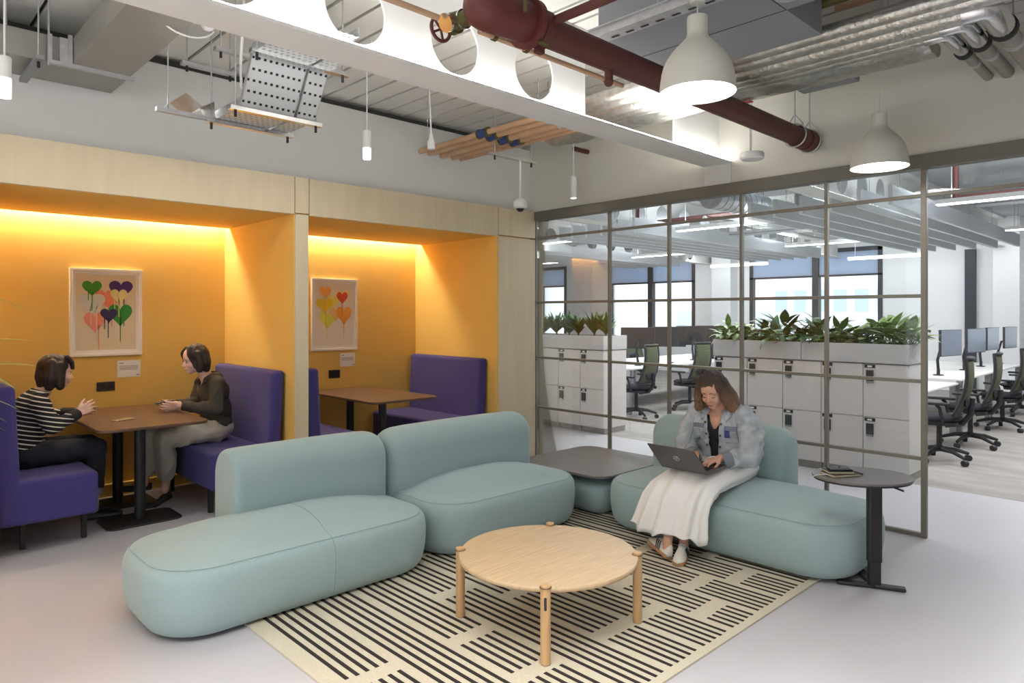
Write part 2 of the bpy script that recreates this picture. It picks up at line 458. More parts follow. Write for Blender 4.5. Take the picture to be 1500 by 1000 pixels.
def backrest(x0, x1, y0, y1, z0, z1, along='x', square=0):
    """tall back cushion: rounded slab with bull-nosed top"""
    m = MB(); rings = []
    L0, L1 = (x0, x1) if along == 'x' else (y0, y1)
    T0, T1 = (y0, y1) if along == 'x' else (x0, x1)
    c = (T0 + T1) / 2; hw = (T1 - T0) / 2; H = z1 - z0
    def sect(s, sh):   # closed section in (t, z)
        P = []; r = hw * s
        hh = H - sh
        P.append((c - r * .92, z0)); P.append((c - r * .97, z0 + hh * .25)); P.append((c - r, z0 + hh * .55))
        for k in range(11):
            a = PI - PI * k / 10; P.append((c + r * math.cos(a), z0 + hh - r * 1.0 + r * 1.0 * math.sin(a)))
        P.append((c + r, z0 + hh * .55)); P.append((c + r * .97, z0 + hh * .25)); P.append((c + r * .92, z0))
        return P
    ends = ((0, .30, .10), (.004, .5, .075), (.015, .66, .055), (.04, .82, .03), (.08, .94, .010), (.13, 1, 0))
    sq = ((0, .72, .035), (.002, .82, .022), (.010, .92, .010), (.03, .98, .002), (.06, 1, 0))
    for d, s, sh in (sq if square else ends):
        rings.append((L0 + d, sect(s, sh)))
    rings.append(((L0 + L1) / 2, sect(1.0, -.004)))
    for d, s, sh in reversed(((0, .30, .10), (.004, .5, .075), (.015, .66, .055), (.04, .82, .03), (.08, .94, .010), (.13, 1, 0))):
        rings.append((L1 - d, sect(s, sh)))
    if along == 'x': rr = [[(l, t, z) for t, z in S] for l, S in rings]
    else: rr = [[(t, l, z) for t, z in S] for l, S in rings]
    m.loft(rr); return m
basem = mat('sofa_plinth', srgb(96, 116, 118), .8)
seam = mat('sofa_seam', srgb(138, 158, 158), .9)
def sofa(name, label, seat, back, along, seams=None, sq=0):
    t = thing(name, label, 'sofa', ((seat[0] + seat[1]) / 2, (seat[2] + seat[3]) / 2, 0), 0)
    so = cushion(*seat).build('seat', teal, t, smooth=True, world=True, sub=1)
    rg_ = SEAMS['ring']; MB().tube(rg_ + rg_[:1], .0012, 5).build('seam', seam, so, smooth=True, world=True)
    for q in seams or []: MB().tube(SEAMS['cross'](q, along), .0013, 5).build('seam', seam, so, smooth=True, world=True)
    backrest(*back, along, sq).build('backrest', teal, t, smooth=True, world=True, sub=1)
    MB().prism(rrect(seat[0] + .12, seat[1] - .12, seat[2] + .12, seat[3] - .12, .18), .008, .05).build('plinth', basem, t, world=True)
    return t
sofa('sofa', 'pale teal upholstered sofa unit nearest the left with open rounded end', (.955, 2.515, 3.19, 4.0, .014, .425), (1.50, 2.515, 3.72, 4.06, .10, .745), 'x', [1.80], 1)
sofa('sofa', 'pale teal sofa unit between the left unit and the grey corner table', (2.53, 3.86, 3.19, 4.0, .014, .425), (2.52, 3.845, 3.72, 4.06, .10, .745), 'x')
sofa('sofa', 'pale teal sofa unit where the woman with the laptop sits', (3.80, 4.66, 1.40, 3.10, .018, .415), (4.42, 4.76, 2.02, 3.09, .10, .735), 'y', [2.25])
t = thing('corner_table', 'low grey corner table on teal upholstered base between the sofa units', 'table', (4.35, 3.6, 0))
MB().prism(rrect(3.90, 4.82, 3.12, 4.02, .14, 10), .292, .312).build('table_top', greyt, t, world=True, bevel=.004)
cushion(3.94, 4.78, 3.16, 3.98, .012, .30, rc=.12).build('base', teal, t, world=True, smooth=True)

# ================================================================ coffee table
t = thing('coffee_table', 'round pale oak coffee table on four round legs on striped rug', 'table', (2.448, 2.29, .0116))
R = .435
top = MB()
# top with four notches for the legs
P = []
angs = [math.radians(a) for a in (41.7, 131.7, 221.7, 311.7)]
top.lathe([(.001, .300), (R - .012, .300), (R - .002, .306), (R, .316), (R, .322), (R - .003, .326), (.001, .326)], n=96)
top.build('table_top', oak, t, smooth=True, ang=50)
for k, a in enumerate(angs):
    c = Vector((math.cos(a) * (R - .003), math.sin(a) * (R - .003), 0))
    lg = MB().cyl(c, c + Vector((0, 0, .338)), .0225, 24).build('leg', oakleg, t, smooth=True, bevel=.003)
    ring = MB().lathe([(.0228, .3255), (.0262, .3255), (.0262, .3272), (.0228, .3272)], c, 24).build('joint_ring', edgeb, lg, smooth=True)
    if k == 2:
        d = Vector((math.cos(a), math.sin(a), 0)); s_ = Vector((-d.y, d.x, 0)); cc = c + d * .0215
        pts = [cc + s_ * (.006 * math.cos(q)) + Vector((0, 0, .262 + (.022 if math.sin(q) > 0 else -.022) + .006 * math.sin(q))) for q in [2 * PI * j / 16 for j in range(16)]]
        vs = pts + [p + d * .002 for p in pts]
        MB().add(vs, [tuple(range(16)), tuple(range(31, 15, -1))] + [(i, (i + 1) % 16, 16 + (i + 1) % 16, 16 + i) for i in range(16)]).build('metal_plate', blackp, lg)

# ================================================================ rug
rb = MB(); rb.box(1.36, 4.25, 1.575, 3.45, .001, .010)
rb.mi = 1
cuts_e = [2.42, 1.995]; pit = .0545
def stripe(x0, x1, y0, y1):
    rb.box(x0, x1, y0, y1, .0095, .0114)
cpat = [[2.43, ], [1.90], [2.42, 1.995], [2.86], [1.995, 2.62], [1.995], [2.30, 1.80], [2.02], [2.55, 1.90], [2.2]]
x = 1.445; c = 0
while x < 4.2:
    cuts = sorted(cpat[c % len(cpat)])
    segs = []; y = 1.62
    for q in cuts: segs.append((y, q - .04)); y = q + .05
    segs.append((y, 3.42))
    for k in range(5):
        xs = x + k * .0475
        if xs + .019 > 4.2: break
        for a, b in segs: stripe(xs, xs + .0185, a + random.uniform(-.004, .004), b + random.uniform(-.004, .004))
    x += 5 * .0475 + .024; c += 1
rg = rb.build('rug', [rugb, rugs])
tag(rg, 'cream rug with broken black stripes under the oak coffee table', 'rug')

# ================================================================ side table + things on it
t = thing('side_table', 'slim black pedestal side table with grey oval top beside the sofa end', 'table', (4.04, 1.33, 0))
cxs, cys = 4.015, 1.385
el = [(cxs + .262 * math.cos(q) * .7206 + .215 * math.sin(q) * .69, cys - .262 * math.cos(q) * .6934 + .215 * math.sin(q) * .72) for q in [2 * PI * k / 64 for k in range(64)]]
MB().prism(el, .600, .612).build('table_top', greyt, t, world=True, bevel=.003)
MB().prism([(cxs + (x_ - cxs) * .97, cys + (y_ - cys) * .97) for x_, y_ in el], .590, .600).build('top_edge', black, t, world=True)
ca = math.radians(-43.9)
Rz = Matrix.Rotation(ca, 3, 'Z')
col = MB().obox((4.04, 1.33, .365), .072, .045, .45, Rz).build('column', black, t, world=True, bevel=.008)
MB().obox((4.04, 1.33, .13), .062, .036, .24, Rz).build('inner_column', black, t, world=True, bevel=.006)
MB().cyl((4.07, 1.29, .572), (4.13, 1.21, .535), .006, 10).build('lever', black, t, world=True, smooth=True)
def footbar(p, q): 
    p = Vector(p); q = Vector(q); d = (q - p); L = d.length; a = math.atan2(d.y, d.x)
    return MB().obox((p + q) / 2, L, .05, .018, Matrix.Rotation(a, 3, 'Z'))
for q in ((4.10, 1.19, .012), (3.955, 1.495, .012), (4.225, 1.47, .012)):
    p = Vector((4.04, 1.33, .012)); footbar(p, q).build('foot', black, t, world=True, bevel=.006)
q = Matrix.Rotation(math.radians(-30), 3, 'Z')
nb = thing('notebook', 'cream notebook with ribbon lying on the grey side table under the black book', 'notebook', (3.93, 1.47, .6122))
MB().obox((0, 0, .007), .16, .11, .011, q).build('pages', mat('cream_pages', srgb(205, 195, 165), .9), nb)
MB().obox((0, 0, .0137), .166, .115, .002, q).obox((0, 0, .001), .166, .115, .002, q).build('cover', mat('notebook_cover', srgb(60, 54, 48), .7), nb)
MB().tube([q @ Vector((-.08, 0, .008)), q @ Vector((-.12, .01, .006)), q @ Vector((-.14, .02, .001)), q @ Vector((-.155, .035, -.012))], .0022, 6).build('ribbon', mat('ribbon_white', srgb(225, 222, 215), .7), nb)
q2 = Matrix.Rotation(math.radians(-46), 3, 'Z')
nb = thing('notebook', 'black notebook stacked on the cream notebook on the side table', 'notebook', (3.925, 1.478, .6272))
MB().obox((0, 0, .006), .135, .09, .009, q2).build('pages', MATS['cream_pages'], nb)
MB().obox((0, 0, .0115), .14, .095, .002, q2).obox((0, 0, .001), .14, .095, .002, q2).build('cover', pureblk, nb)
ph = MB().obox((3.93, 1.472, .6445), .12, .062, .008, q2).build('phone', pureblk, bevel=.003); tag(ph, 'black phone lying on top of the notebook stack on the side table', 'phone')
pn = MB().cyl((3.985, 1.50, .644), (4.02, 1.38, .616), .004, 8).build('pen', pureblk, smooth=True); tag(pn, 'black pen leaning off the notebook stack on the side table', 'pen')

# ================================================================ pendants
def pendant(loc, scale, label, ztop):
    t = thing('pendant_lamp', label, 'lamp', loc)
    r = .165 * scale; H = .335 * scale
    pr = [(.24, 1.0), (.265, .995), (.27, .97), (.27, .78), (.29, .73), (.42, .66), (.58, .58), (.69, .515), (.715, .50), (.80, .44), (.88, .36), (.93, .27), (.965, .15), (1.0, 0), (.985, 0), (.95, .08), (.90, .2), (.74, .41), (.5, .58), (.27, .7), (.25, .95), (.01, .96)]
    MB().lathe([(a * r, z * H) for a, z in pr], n=48).build('lamp_shade', lampw, t, smooth=True, ang=60)
    MB().lathe([(.001, .025), (r * .9, .025), (r * .955, .012), (r * .955, .006), (.001, .006)], n=48).build('diffuser', diff, t, smooth=True)
    MB().cyl((0, 0, H * .96), (0, 0, ztop - loc[2]), .003, 8).build('cord', lampw, t)
    return t
pendant((2.66, 1.595, 2.465), 1.0, 'large pale rubber pendant lamp hanging nearest, over the coffee table', 2.87)
t_ = bpy.data.objects['pendant_lamp']
cn = MB().lathe([(.001, .35 + .04), (.03, .392), (.033, .396), (.033, .48)], n=24, cap=True).build('ceiling_cup', lampw, t_, smooth=True)
MB().cyl((0, 0, .478), (0, 0, .50), .03, 20).build('cup_neck', lampw, t_)
pendant((4.57, 1.475, 2.405), 1.0, 'pale rubber pendant lamp hanging lower right, in front of the glass header', 2.93)

def spot(loc, label, ztop):
    t = thing('tube_pendant', label, 'lamp', loc)
    MB().lathe([(.024, .004), (.027, 0), (.030, 0), (.030, .205), (.026, .21), (.001, .212)], n=24).build('lamp_body', white, t, smooth=True, ang=30)
    MB().lathe([(.001, .006), (.026, .006), (.026, .003), (.001, .003)], n=24).build('diffuser', emis('spot_glow', (1, .96, .88, 1), 30) if 'spot_glow' not in MATS else MATS['spot_glow'], t)
    MB().cyl((0, 0, .21), (0, 0, ztop - loc[2]), .005, 8).build('cord', white, t)
spot((.555, 4.3, 2.60), 'slim white tube pendant at the far left edge of the picture', ZD)
spot((2.68, 4.3, 2.62), 'slim white tube pendant hanging in front of the birch column', ZD)
spot((4.93, 4.28, 2.60), 'slim white tube pendant hanging near the corner by the glass', ZD)

# ================================================================ booth benches and tables
def bench(name, label, seat_x0, seat_x1, bx0, bx1, lean):
    """bench along y; bx0..bx1 the back's thickness; lean = -1 back on the low-x side"""
    y0, y1 = 5.15, 6.34
    t = thing(name, label, 'bench', ((seat_x0 + seat_x1) / 2, (y0 + y1) / 2, 0))
    MB().box(seat_x0, seat_x1, y0, y1, .19, .465).build('seat', purple, t, world=True, bevel=.025, bseg=4)
    l = .04 * lean
    b = MB(); xs = (bx0, bx1)
    b.add([(bx0, y0, .19), (bx1, y0, .19), (bx1, y1, .19), (bx0, y1, .19), (bx0 + (l if lean < 0 else l), y0, 1.055), (bx1 + l, y0, 1.055), (bx1 + l, y1, 1.055), (bx0 + l, y1, 1.055)],
          [(0, 3, 2, 1), (4, 5, 6, 7), (0, 1, 5, 4), (1, 2, 6, 5), (2, 3, 7, 6), (3, 0, 4, 7)])
    b.build('backrest', purple, t, world=True, bevel=.03, bseg=5)
    fx = seat_x1 - .05 if lean < 0 else seat_x0 + .05
    bk = seat_x0 + .08 if lean < 0 else seat_x1 - .08
    s = 1 if lean < 0 else -1
    for xx in (fx, bk):
        for yy in (y0 + .17, y1 - .15):
            MB().box(xx - .014, xx + .014, yy - .02, yy + .02, .0, .19).box(xx - .014 - (.10 if s > 0 else 0), xx + .014 + (0 if s > 0 else .10), yy - .02, yy + .02, .178, .192).build('leg', black, t, world=True)
    return t
bench('booth_bench', 'purple high-backed bench at the far left behind the striped-top woman', .70, 1.17, .63, .76, -1)
bench('booth_bench', 'purple high-backed bench where the woman in dark shirt sits', 1.90, 2.40, 2.32, 2.425, 1)
bench('booth_bench', 'purple high-backed bench just right of the birch column', 2.78, 3.22, 2.67, 2.80, -1)
bench('booth_bench', 'purple high-backed bench at the right of the empty alcove', 4.02, 4.55, 4.47, 4.58, 1)
def booth_table(x0, x1, y0, y1, label):
    cx = (x0 + x1) / 2
    t = thing('booth_table', label, 'table', (cx, (y0 + y1) / 2, 0))
    MB().prism(rrect(x0, x1, y0, y1, .09, 8), .715, .737).build('table_top', [walnut, edgeb], t, world=True, bevel=.005)
    for yy in (y0 + .42, y1 - .27):
        MB().cyl((cx, yy, .008), (cx, yy, .715), .037, 24).build('post', black, t, world=True, smooth=True)
        MB().prism(rrect(cx - .25, cx + .25, yy - .18, yy + .18, .06, 6), .0, .012).build('base_plate', black, t, world=True, bevel=.003)
booth_table(1.155, 1.865, 5.07, 6.34, 'dark brown booth table between the two seated women')
booth_table(3.23, 3.95, 5.07, 6.34, 'dark brown booth table in the empty right alcove')
# ================================================================ pictures, cards, sockets on the back wall
YA = 6.40
artbg = mat('print_cream', srgb(222, 208, 180), .8)
artbg2 = mat('print_offwhite', srgb(236, 226, 214), .8)
frw = mat('picture_frame_white', srgb(238, 232, 224), .5)
def heart_pts(cx, cz, w, h, n=36):
    P = []
    for k in range(n):
        t = 2 * PI * k / n
        x = 16 * math.sin(t) ** 3 / 32.0
        z = (13 * math.cos(t) - 5 * math.cos(2 * t) - 2 * math.cos(3 * t) - math.cos(4 * t)) / 29.0 + .08
        P.append((cx + x * w, cz + z * h))
    return P
def flat(m, pts, y, th=.0012):
    n = len(pts)
    vs = [(x, y - th, z) for x, z in pts] + [(x, y, z) for x, z in pts]
    m.add(vs, [tuple(range(n)), tuple(range(2 * n - 1, n - 1, -1))] + [(i, (i + 1) % n, n + (i + 1) % n, n + i) for i in range(n)])
def picture(x0, x1, z0, z1, label, hearts, bg, rake=0):
    t = thing('framed_picture', label, 'picture', ((x0 + x1) / 2, YA, z0))
    fw = .022; y0 = YA - .03
    m = MB(); m.box(x0, x1, y0, YA, z0, z0 + fw).box(x0, x1, y0, YA, z1 - fw, z1).box(x0, x0 + fw, y0, YA, z0 + fw, z1 - fw).box(x1 - fw, x1, y0, YA, z0 + fw, z1 - fw)
    m.build('frame', frw, t, world=True, bevel=.002)
    MB().box(x0 + fw, x1 - fw, YA - .012, YA - .002, z0 + fw, z1 - fw).build('mount', frw, t, world=True)
    MB().box(x0 + .045, x1 - .045, YA - .0135, YA - .012, z0 + .05, z1 - .045).build('print', bg, t, world=True)
    W = x1 - x0; H = z1 - z0
    for k, (u, v_, w, h, col, drips) in enumerate(hearts):
        m = MB(); y = YA - .0136 - k * .0004
        flat(m, heart_pts(x0 + u * W, z0 + v_ * H, w * W, h * H), y, .0006)
        for du, l in drips:
            xx = x0 + (u + du) * W; zt = z0 + (v_ - .1 * h) * H
            flat(m, [(xx - .004, zt), (xx - .003, zt - l * H + .004), (xx, zt - l * H), (xx + .003, zt - l * H + .004), (xx + .004, zt)], y, .0006)
        m.build('heart', hm(col), t, world=True)
HM = {}
def hm(c):
    if c not in HM: HM[c] = mat('ink_%d_%d_%d' % c, srgb(*c), .8)
    return HM[c]
picture(1.243, 1.771, 1.157, 1.872, 'larger-toned framed print of dripping green, purple and pink hearts behind the two women', [
    (.48, .66, .28, .20, (226, 138, 108), []), (.55, .60, .20, .18, (226, 138, 108), [(.02, .25)]),
    (.70, .76, .34, .22, (74, 48, 112), [(.04, .40)]), (.69, .46, .34, .27, (50, 140, 62), [(-.0, .28)]),
    (.34, .38, .30, .25, (232, 146, 120), [(.05, .28)]), (.30, .60, .36, .23, (206, 206, 206), [(.06, .42), (-.02, .24)]),
    (.30, .77, .27, .18, (60, 142, 52), [(0, .24), (-.05, .12)]), (.67, .68, .24, .18, (226, 214, 150), [(0, .22), (-.06, .14)]),
    (.53, .46, .24, .17, (62, 52, 96), [(-.01, .24), (-.06, .14)])], artbg)
picture(3.333, 3.86, 1.125, 1.866, 'paler framed print of dripping yellow, orange and red hearts in the empty alcove', [
    (.66, .77, .30, .14, (240, 232, 170), []), (.48, .68, .28, .20, (240, 222, 120), []),
    (.34, .42, .36, .26, (226, 226, 96), [(0, .22)]), (.52, .50, .28, .20, (238, 198, 130), []),
    (.28, .62, .36, .22, (232, 206, 50), [(.02, .3)]), (.29, .80, .26, .17, (240, 178, 96), [(0, .3)]),
    (.70, .48, .34, .27, (236, 164, 70), [(0, .28)]), (.66, .73, .25, .18, (222, 92, 66), [(0, .22)])], artbg2)
cardm = mat('card_white', srgb(240, 236, 228), .7); cardk = mat('card_print', srgb(150, 140, 130), .8)
def card(x0, x1, z0, z1, label):
    t = thing('caption_card', label, 'card', ((x0 + x1) / 2, YA, z0))
    MB().box(x0, x1, YA - .006, YA, z0, z1).build('card', cardm, t, world=True)
    m = MB(); W = x1 - x0
    m.box(x0 + .015, x0 + W * .25, YA - .0068, YA - .006, z1 - .026, z1 - .019)
    for k in range(4): m.box(x0 + .015, x1 - .02, YA - .0066, YA - .006, z1 - .048 - k * .010, z1 - .044 - k * .010)
    m.box(x1 - .035, x1 - .008, YA - .0068, YA - .006, z0 + .012, z0 + .02)
    m.build('print_lines', cardk, t, world=True)
card(1.588, 1.764, .972, 1.112, 'small white caption card below the green and purple hearts print')
card(3.665, 3.84, .952, 1.092, 'small white caption card below the yellow and red hearts print')
def sock(x0, x1, z0, z1, label):
    t = thing('wall_socket', label, 'socket', ((x0 + x1) / 2, YA, z0))
    MB().box(x0, x1, YA - .012, YA, z0, z1).build('face_plate', black, t, world=True, bevel=.003)
    for k in range(2):
        c = x0 + (x1 - x0) * (.27 + .46 * k)
        MB().box(c - .022, c + .022, YA - .0135, YA - .012, z0 + .018, z1 - .018).build('outlet', pureblk, t, world=True)
sock(1.437, 1.569, .868, .942, 'black double wall socket above the table of the two women')
sock(3.533, 3.66, .838, .922, 'black double wall socket in the empty alcove beside the caption card')
# ================================================================ lockers
LX0, LX1 = 6.73, 7.20
def locker(y0, y1, label, n, handles=True):
    t = thing('locker_unit', label, 'locker', ((LX0 + LX1) / 2, (y0 + y1) / 2, 0))
    MB().box(LX0 + .018, LX1, y0 + .001, y1 - .001, .07, 1.045).build('body', lockm, t, world=True)
    MB().box(LX0 + .03, LX1 - .02, y0 + .005, y1 - .005, 0, .07).build('plinth', kick, t, world=True)
    for z0, z1 in ((.073, .552), (.558, 1.042)):
        d = MB().box(LX0, LX0 + .018, y0 + .003, y1 - .003, z0, z1).build('door', lockm, t, world=True, bevel=.002)
        MB().box(LX0 - .003, LX0, y1 - .105, y1 - .012, z1 - .035, z1 - .004).build('number_plate', pureblk, d, world=True)
        MB().box(LX0 - .004, LX0 - .003, y1 - .078, y1 - .04, z1 - .028, z1 - .013).build('number_label', cardm, d, world=True)
        if handles: 
            MB().box(LX0 - .016, LX0, y1 - .092, y1 - .030, z1 - .155, z1 - .055).build('keypad_lock', blackp, d, world=True, bevel=.002)
            MB().box(LX0 - .018, LX0, y1 - .090, y1 - .032, z1 - .172, z1 - .158).build('lock_handle', chrome, d, world=True, bevel=.002)
        else: MB().cyl((LX0 - .004, y1 - .08, z1 - .07), (LX0, y1 - .08, z1 - .07), .012, 16).build('cam_lock', pureblk, d, world=True)
ord1 = ['nearest the open doorway', 'second from the open doorway', 'third from the open doorway', 'fourth from the open doorway', 'furthest, behind the seated woman']
for k in range(5): locker(1.932 + .380 * k, 1.932 + .380 * (k + 1), 'white two-door locker unit under the leafy planters, ' + ord1[k], k)
ord2 = ['at the right end by the gap', 'second from the gap', 'third from the gap, near the birch corner', 'hidden furthest left at the birch corner']
for k in range(4): locker(5.351 + .38 * k, 5.351 + .38 * (k + 1), 'white two-door locker unit left of the gap, ' + ord2[k], k)
def planter(y0, y1, label):
    t = thing('planter_box', label, 'planter', ((LX0 + LX1) / 2, (y0 + y1) / 2, 1.045))
    m = MB(); w = .015; a, b = LX0 - .008, LX1 + .004
    m.box(a, a + w, y0, y1, 1.046, 1.228).box(b - w, b, y0, y1, 1.046, 1.228).box(a + w, b - w, y0, y0 + w, 1.046, 1.228).box(a + w, b - w, y1 - w, y1, 1.046, 1.228).box(a, b, y0, y1, 1.046, 1.055)
    m.build('box', plantm, t, world=True, bevel=.002)
    s_ = MB().box(a + w, b - w, y0 + w, y1 - w, 1.055, 1.195).build('soil', soil, t, world=True)
planter(1.925, 2.880, 'grey planter box at the right end of the lockers nearest the doorway')
planter(2.884, 3.840, 'grey planter box on the lockers behind the seated woman')
planter(5.345, 6.875, 'long grey planter box on the left-hand lockers beyond the glass')
# ---------------------------------------------------------------- plants
def leaf(m, base, az, el, L, W, bend, seg=6, fold=.15, tw=0):
    p = Vector(base); d = Vector((math.cos(az) * math.cos(el), math.sin(az) * math.cos(el), math.sin(el)))
    side = Vector((-math.sin(az + tw), math.cos(az + tw), 0)); rows = []
    for i in range(seg + 1):
        t = i / seg; w = W * math.sin(PI * min(1, .06 + t * .94) ** .8) * (1 if t < .98 else 0) / 2 + .0008
        n = side.cross(d).normalized()
        rows.append((p - side * w + n * w * fold, p.copy(), p + side * w + n * w * fold))
        e = el - bend * t; d = Vector((math.cos(az) * math.cos(e), math.sin(az) * math.cos(e), math.sin(e))); p = p + d * (L / seg)
    vs = [q for r in rows for q in r]; fs = []
    for i in range(seg):
        o = i * 3; fs += [(o, o + 1, o + 4, o + 3), (o + 1, o + 2, o + 5, o + 4)]
    m.add(vs, fs)
def vase_plant(x, y, h, label, seed):
    rnd = random.Random(seed)
    t = thing('dracaena_plant', label, 'plant', (x, y, 1.19))
    MB().tube([(0, 0, 0), (.004, 0, .06), (0, .004, .12)], [.012, .011, .010], 8).build('stem', mat('stem_brown', srgb(96, 84, 60), .8) if 'stem_brown' not in MATS else MATS['stem_brown'], t, smooth=True)
    m = MB()
    for k in range(48):
        q = k / 48; leaf(m, (0, 0, .05 + .07 * q), rnd.uniform(0, 2 * PI), rnd.uniform(.70, 1.35) , h * rnd.uniform(.62, 1.0), .05, rnd.uniform(.1, .9) * (1 - q * .3), 6, .3)
    m.build('leaves', leafd, t, smooth=True)
vl = ['at the gap end', 'next in from the gap end', 'third from the gap end', 'fourth from the gap end', 'fifth from the gap end', 'sixth from the gap end', 'last one by the birch corner']
for k in range(7):
    vase_plant(6.93 + .04 * math.sin(k * 2.3), 5.47 + .215 * k, .30 + .02 * math.sin(k * 1.7), 'upright dark dracaena on left lockers, ' + vl[k], 10 + k)
def bush_plant(x, y, h, label, seed, light):
    rnd = random.Random(seed)
    t = thing('leafy_plant', label, 'plant', (x, y, 1.19)); m = MB(); st = MB()
    for k in range(44):
        az = rnd.uniform(0, 2 * PI); el = rnd.uniform(.5, 1.45); Ls = h * rnd.uniform(.25, .62)
        b0 = Vector((rnd.uniform(-.05, .05), rnd.uniform(-.08, .08), 0)); b1 = b0 + Vector((math.cos(az) * math.cos(el), math.sin(az) * math.cos(el), math.sin(el))) * Ls
        b1.z = max(b1.z, .045)
        st.tube([b0, b1], .0035, 5)
        leaf(m, b1, az + rnd.uniform(-.5, .5), el - rnd.uniform(.1, .7), h * rnd.uniform(.42, .68), .078 * rnd.uniform(.8, 1.25), rnd.uniform(.4, 1.6), 6, .2)
    m.build('leaves', leafl if light else leafd, t, smooth=True)
    st.build('stems', MATS['leaf_light'], t)
bl = ['at the doorway end of the lockers', 'second from the doorway end', 'third from the doorway end', 'fourth from the doorway end', 'fifth from the doorway end, left of the planter joint',
      'sixth from the doorway end', 'seventh from the doorway end', 'eighth from the doorway end', 'ninth from the doorway end', 'at the far end above the seated woman']
for k in range(10):
    bush_plant(6.95 + .04 * math.sin(k * 1.9), 2.02 + .193 * k, [.36, .34, .30, .28, .36, .30, .38, .26, .26, .30][k], ('variegated' if k < 3 or k > 7 else 'dark green') + ' bushy leafed plant ' + bl[k], 40 + k, k < 3 or k > 7)

# ================================================================ office desks, chairs, monitors
def office_chair(label):
    t = thing('office_chair', label, 'chair', (0, 0, 0))      # faces +y
    MB().ell((0, .02, .445), (.245, .235, .045)).build('seat', fabblk, t, smooth=True)
    MB().prism(rrect(-.2, .2, -.17, .2, .08), .385, .42).build('seat_pan', blackp, t)
    # curved mesh back
    def bp(u, v):
        x = u * (.215 - .03 * v); z = .50 + .56 * v; y = -.19 - .10 * v + .05 * (u * u) + .05 * math.sin(PI * v)*-1
        return Vector((x, y, z))
    m = MB(); N, M_ = 8, 10; vs = [bp(-1 + 2 * i / N, j / M_) for j in range(M_ + 1) for i in range(N + 1)]
    m.add(vs, [(j * (N + 1) + i, j * (N + 1) + i + 1, (j + 1) * (N + 1) + i + 1, (j + 1) * (N + 1) + i) for j in range(M_) for i in range(N)])
    o = m.build('backrest', meshol, t, smooth=True)
    so = o.modifiers.new('th', 'SOLIDIFY'); so.thickness = .012
    loop = [bp(-1, j / 10) for j in range(11)] + [bp(-1 + 2 * i / 8, 1) for i in range(1, 8)] + [bp(1, 1 - j / 10) for j in range(11)] + [bp(1 - 2 * i / 8, 0) for i in range(1, 9)]
    MB().tube(loop, .017, 8).build('back_frame', blackp, t, smooth=True)
    MB().tube([(0, -.05, .37), (0, -.20, .40), (0, -.27, .50), (0, -.28, .66)], .028, 8).build('back_stem', blackp, t, smooth=True)
    MB().ell((0, -.235, .64), (.15, .03, .08)).build('lumbar_pad', blackp, t, smooth=True)
    for s in (-1, 1):
        MB().tube([(s * .22, -.05, .42), (s * .275, -.05, .46), (s * .285, -.03, .57), (s * .28, .0, .60)], .016, 8).build('arm_post', blackp, t, smooth=True)
        MB().prism(rrect(s * .28 - .035, s * .28 + .035, -.12, .14, .03), .60, .625).build('armrest', blackp, t, bevel=.006)
    MB().cyl((0, 0, .10), (0, 0, .39), .026, 12).build('gas_lift', blackp, t, smooth=True)
    b = MB()
    for k in range(5):
        a = 2 * PI * k / 5 + .3; c = Vector((math.cos(a), math.sin(a), 0))
        b.tube([Vector((0, 0, .13)), c * .15 + Vector((0, 0, .12)), c * .29 + Vector((0, 0, .075))], [.03, .022, .016], 8)
    bo = b.build('star_base', blackp, t, smooth=True)
    for k in range(5):
        a = 2 * PI * k / 5 + .3; c = Vector((math.cos(a), math.sin(a), 0)) * .29; q = Vector((-math.sin(a), math.cos(a), 0))
        MB().cyl(c + q * -.022 + Vector((0, 0, .030)), c + q * .022 + Vector((0, 0, .030)), .0295, 14).build('caster', blackp, bo, smooth=True, ang=50)
    return t
proto = office_chair('x')
chs = [(8.02, 2.02, .15, 'black mesh office chair at the near end desk, half hidden by the glass screen post'),
       (9.17, 2.0, .1, 'black office chair with olive mesh back at the near end of the right desk row'),
       (10.8, 2.0, -.05, 'black office chair with olive mesh back, second along the right desk row'),
       (12.5, 2.1, .2, 'black office chair furthest along the right desk row at the picture edge'),
       (8.15, 5.88, .12, 'olive-backed office chair right beside the end of the left lockers'),
       (9.45, 5.80, -.1, 'olive-backed office chair above the woman, right of the near left one'),
       (11.4, 8.1, 2.9, 'office chair on the far side of the left desk row with base just showing')]
for k, (x, y, a, lb) in enumerate(chs):
    if k == 0: proto.location = (x, y, 0); proto.rotation_euler = (0, 0, a); proto['label'] = lb
    else: dup(proto, (x, y, 0), a, lb)
def desk(x0, x1, y0, y1, z, label):
    t = thing('office_desk', label, 'desk', ((x0 + x1) / 2, (y0 + y1) / 2, 0))
    MB().box(x0, x1, y0, y1, z - .022, z).build('desk_top', deskw, t, world=True, bevel=.003)
    MB().box(x0 + .06, x1 - .06, (y0 + y1) / 2 - .03, (y0 + y1) / 2 + .03, z - .09, z - .024).build('crossbeam', chrome, t, world=True)
    for xx in (x0 + .05, x1 - .05):
        for yy in (y0 + .05, y1 - .05):
            MB().box(xx - .03, xx + .03, yy - .03, yy + .03, 0, z - .022).build('leg', chrome, t, world=True)
    return t
desk(8.28, 9.80, 2.26, 3.70, .655, 'lower white desk end just right of the lockers in the right row')
desk(9.84, 11.4, 2.22, 3.70, .70, 'white office desk with two grey legs in the right row')
desk(11.43, 13.4, 2.22, 3.70, .70, 'far white office desk of the right row')
desk(8.3, 10.3, 6.10, 7.60, .69, 'white office desk seen through the gap beside the left lockers')
desk(10.33, 12.4, 6.10, 7.60, .69, 'white office desk behind the seated woman, far end of the left row')
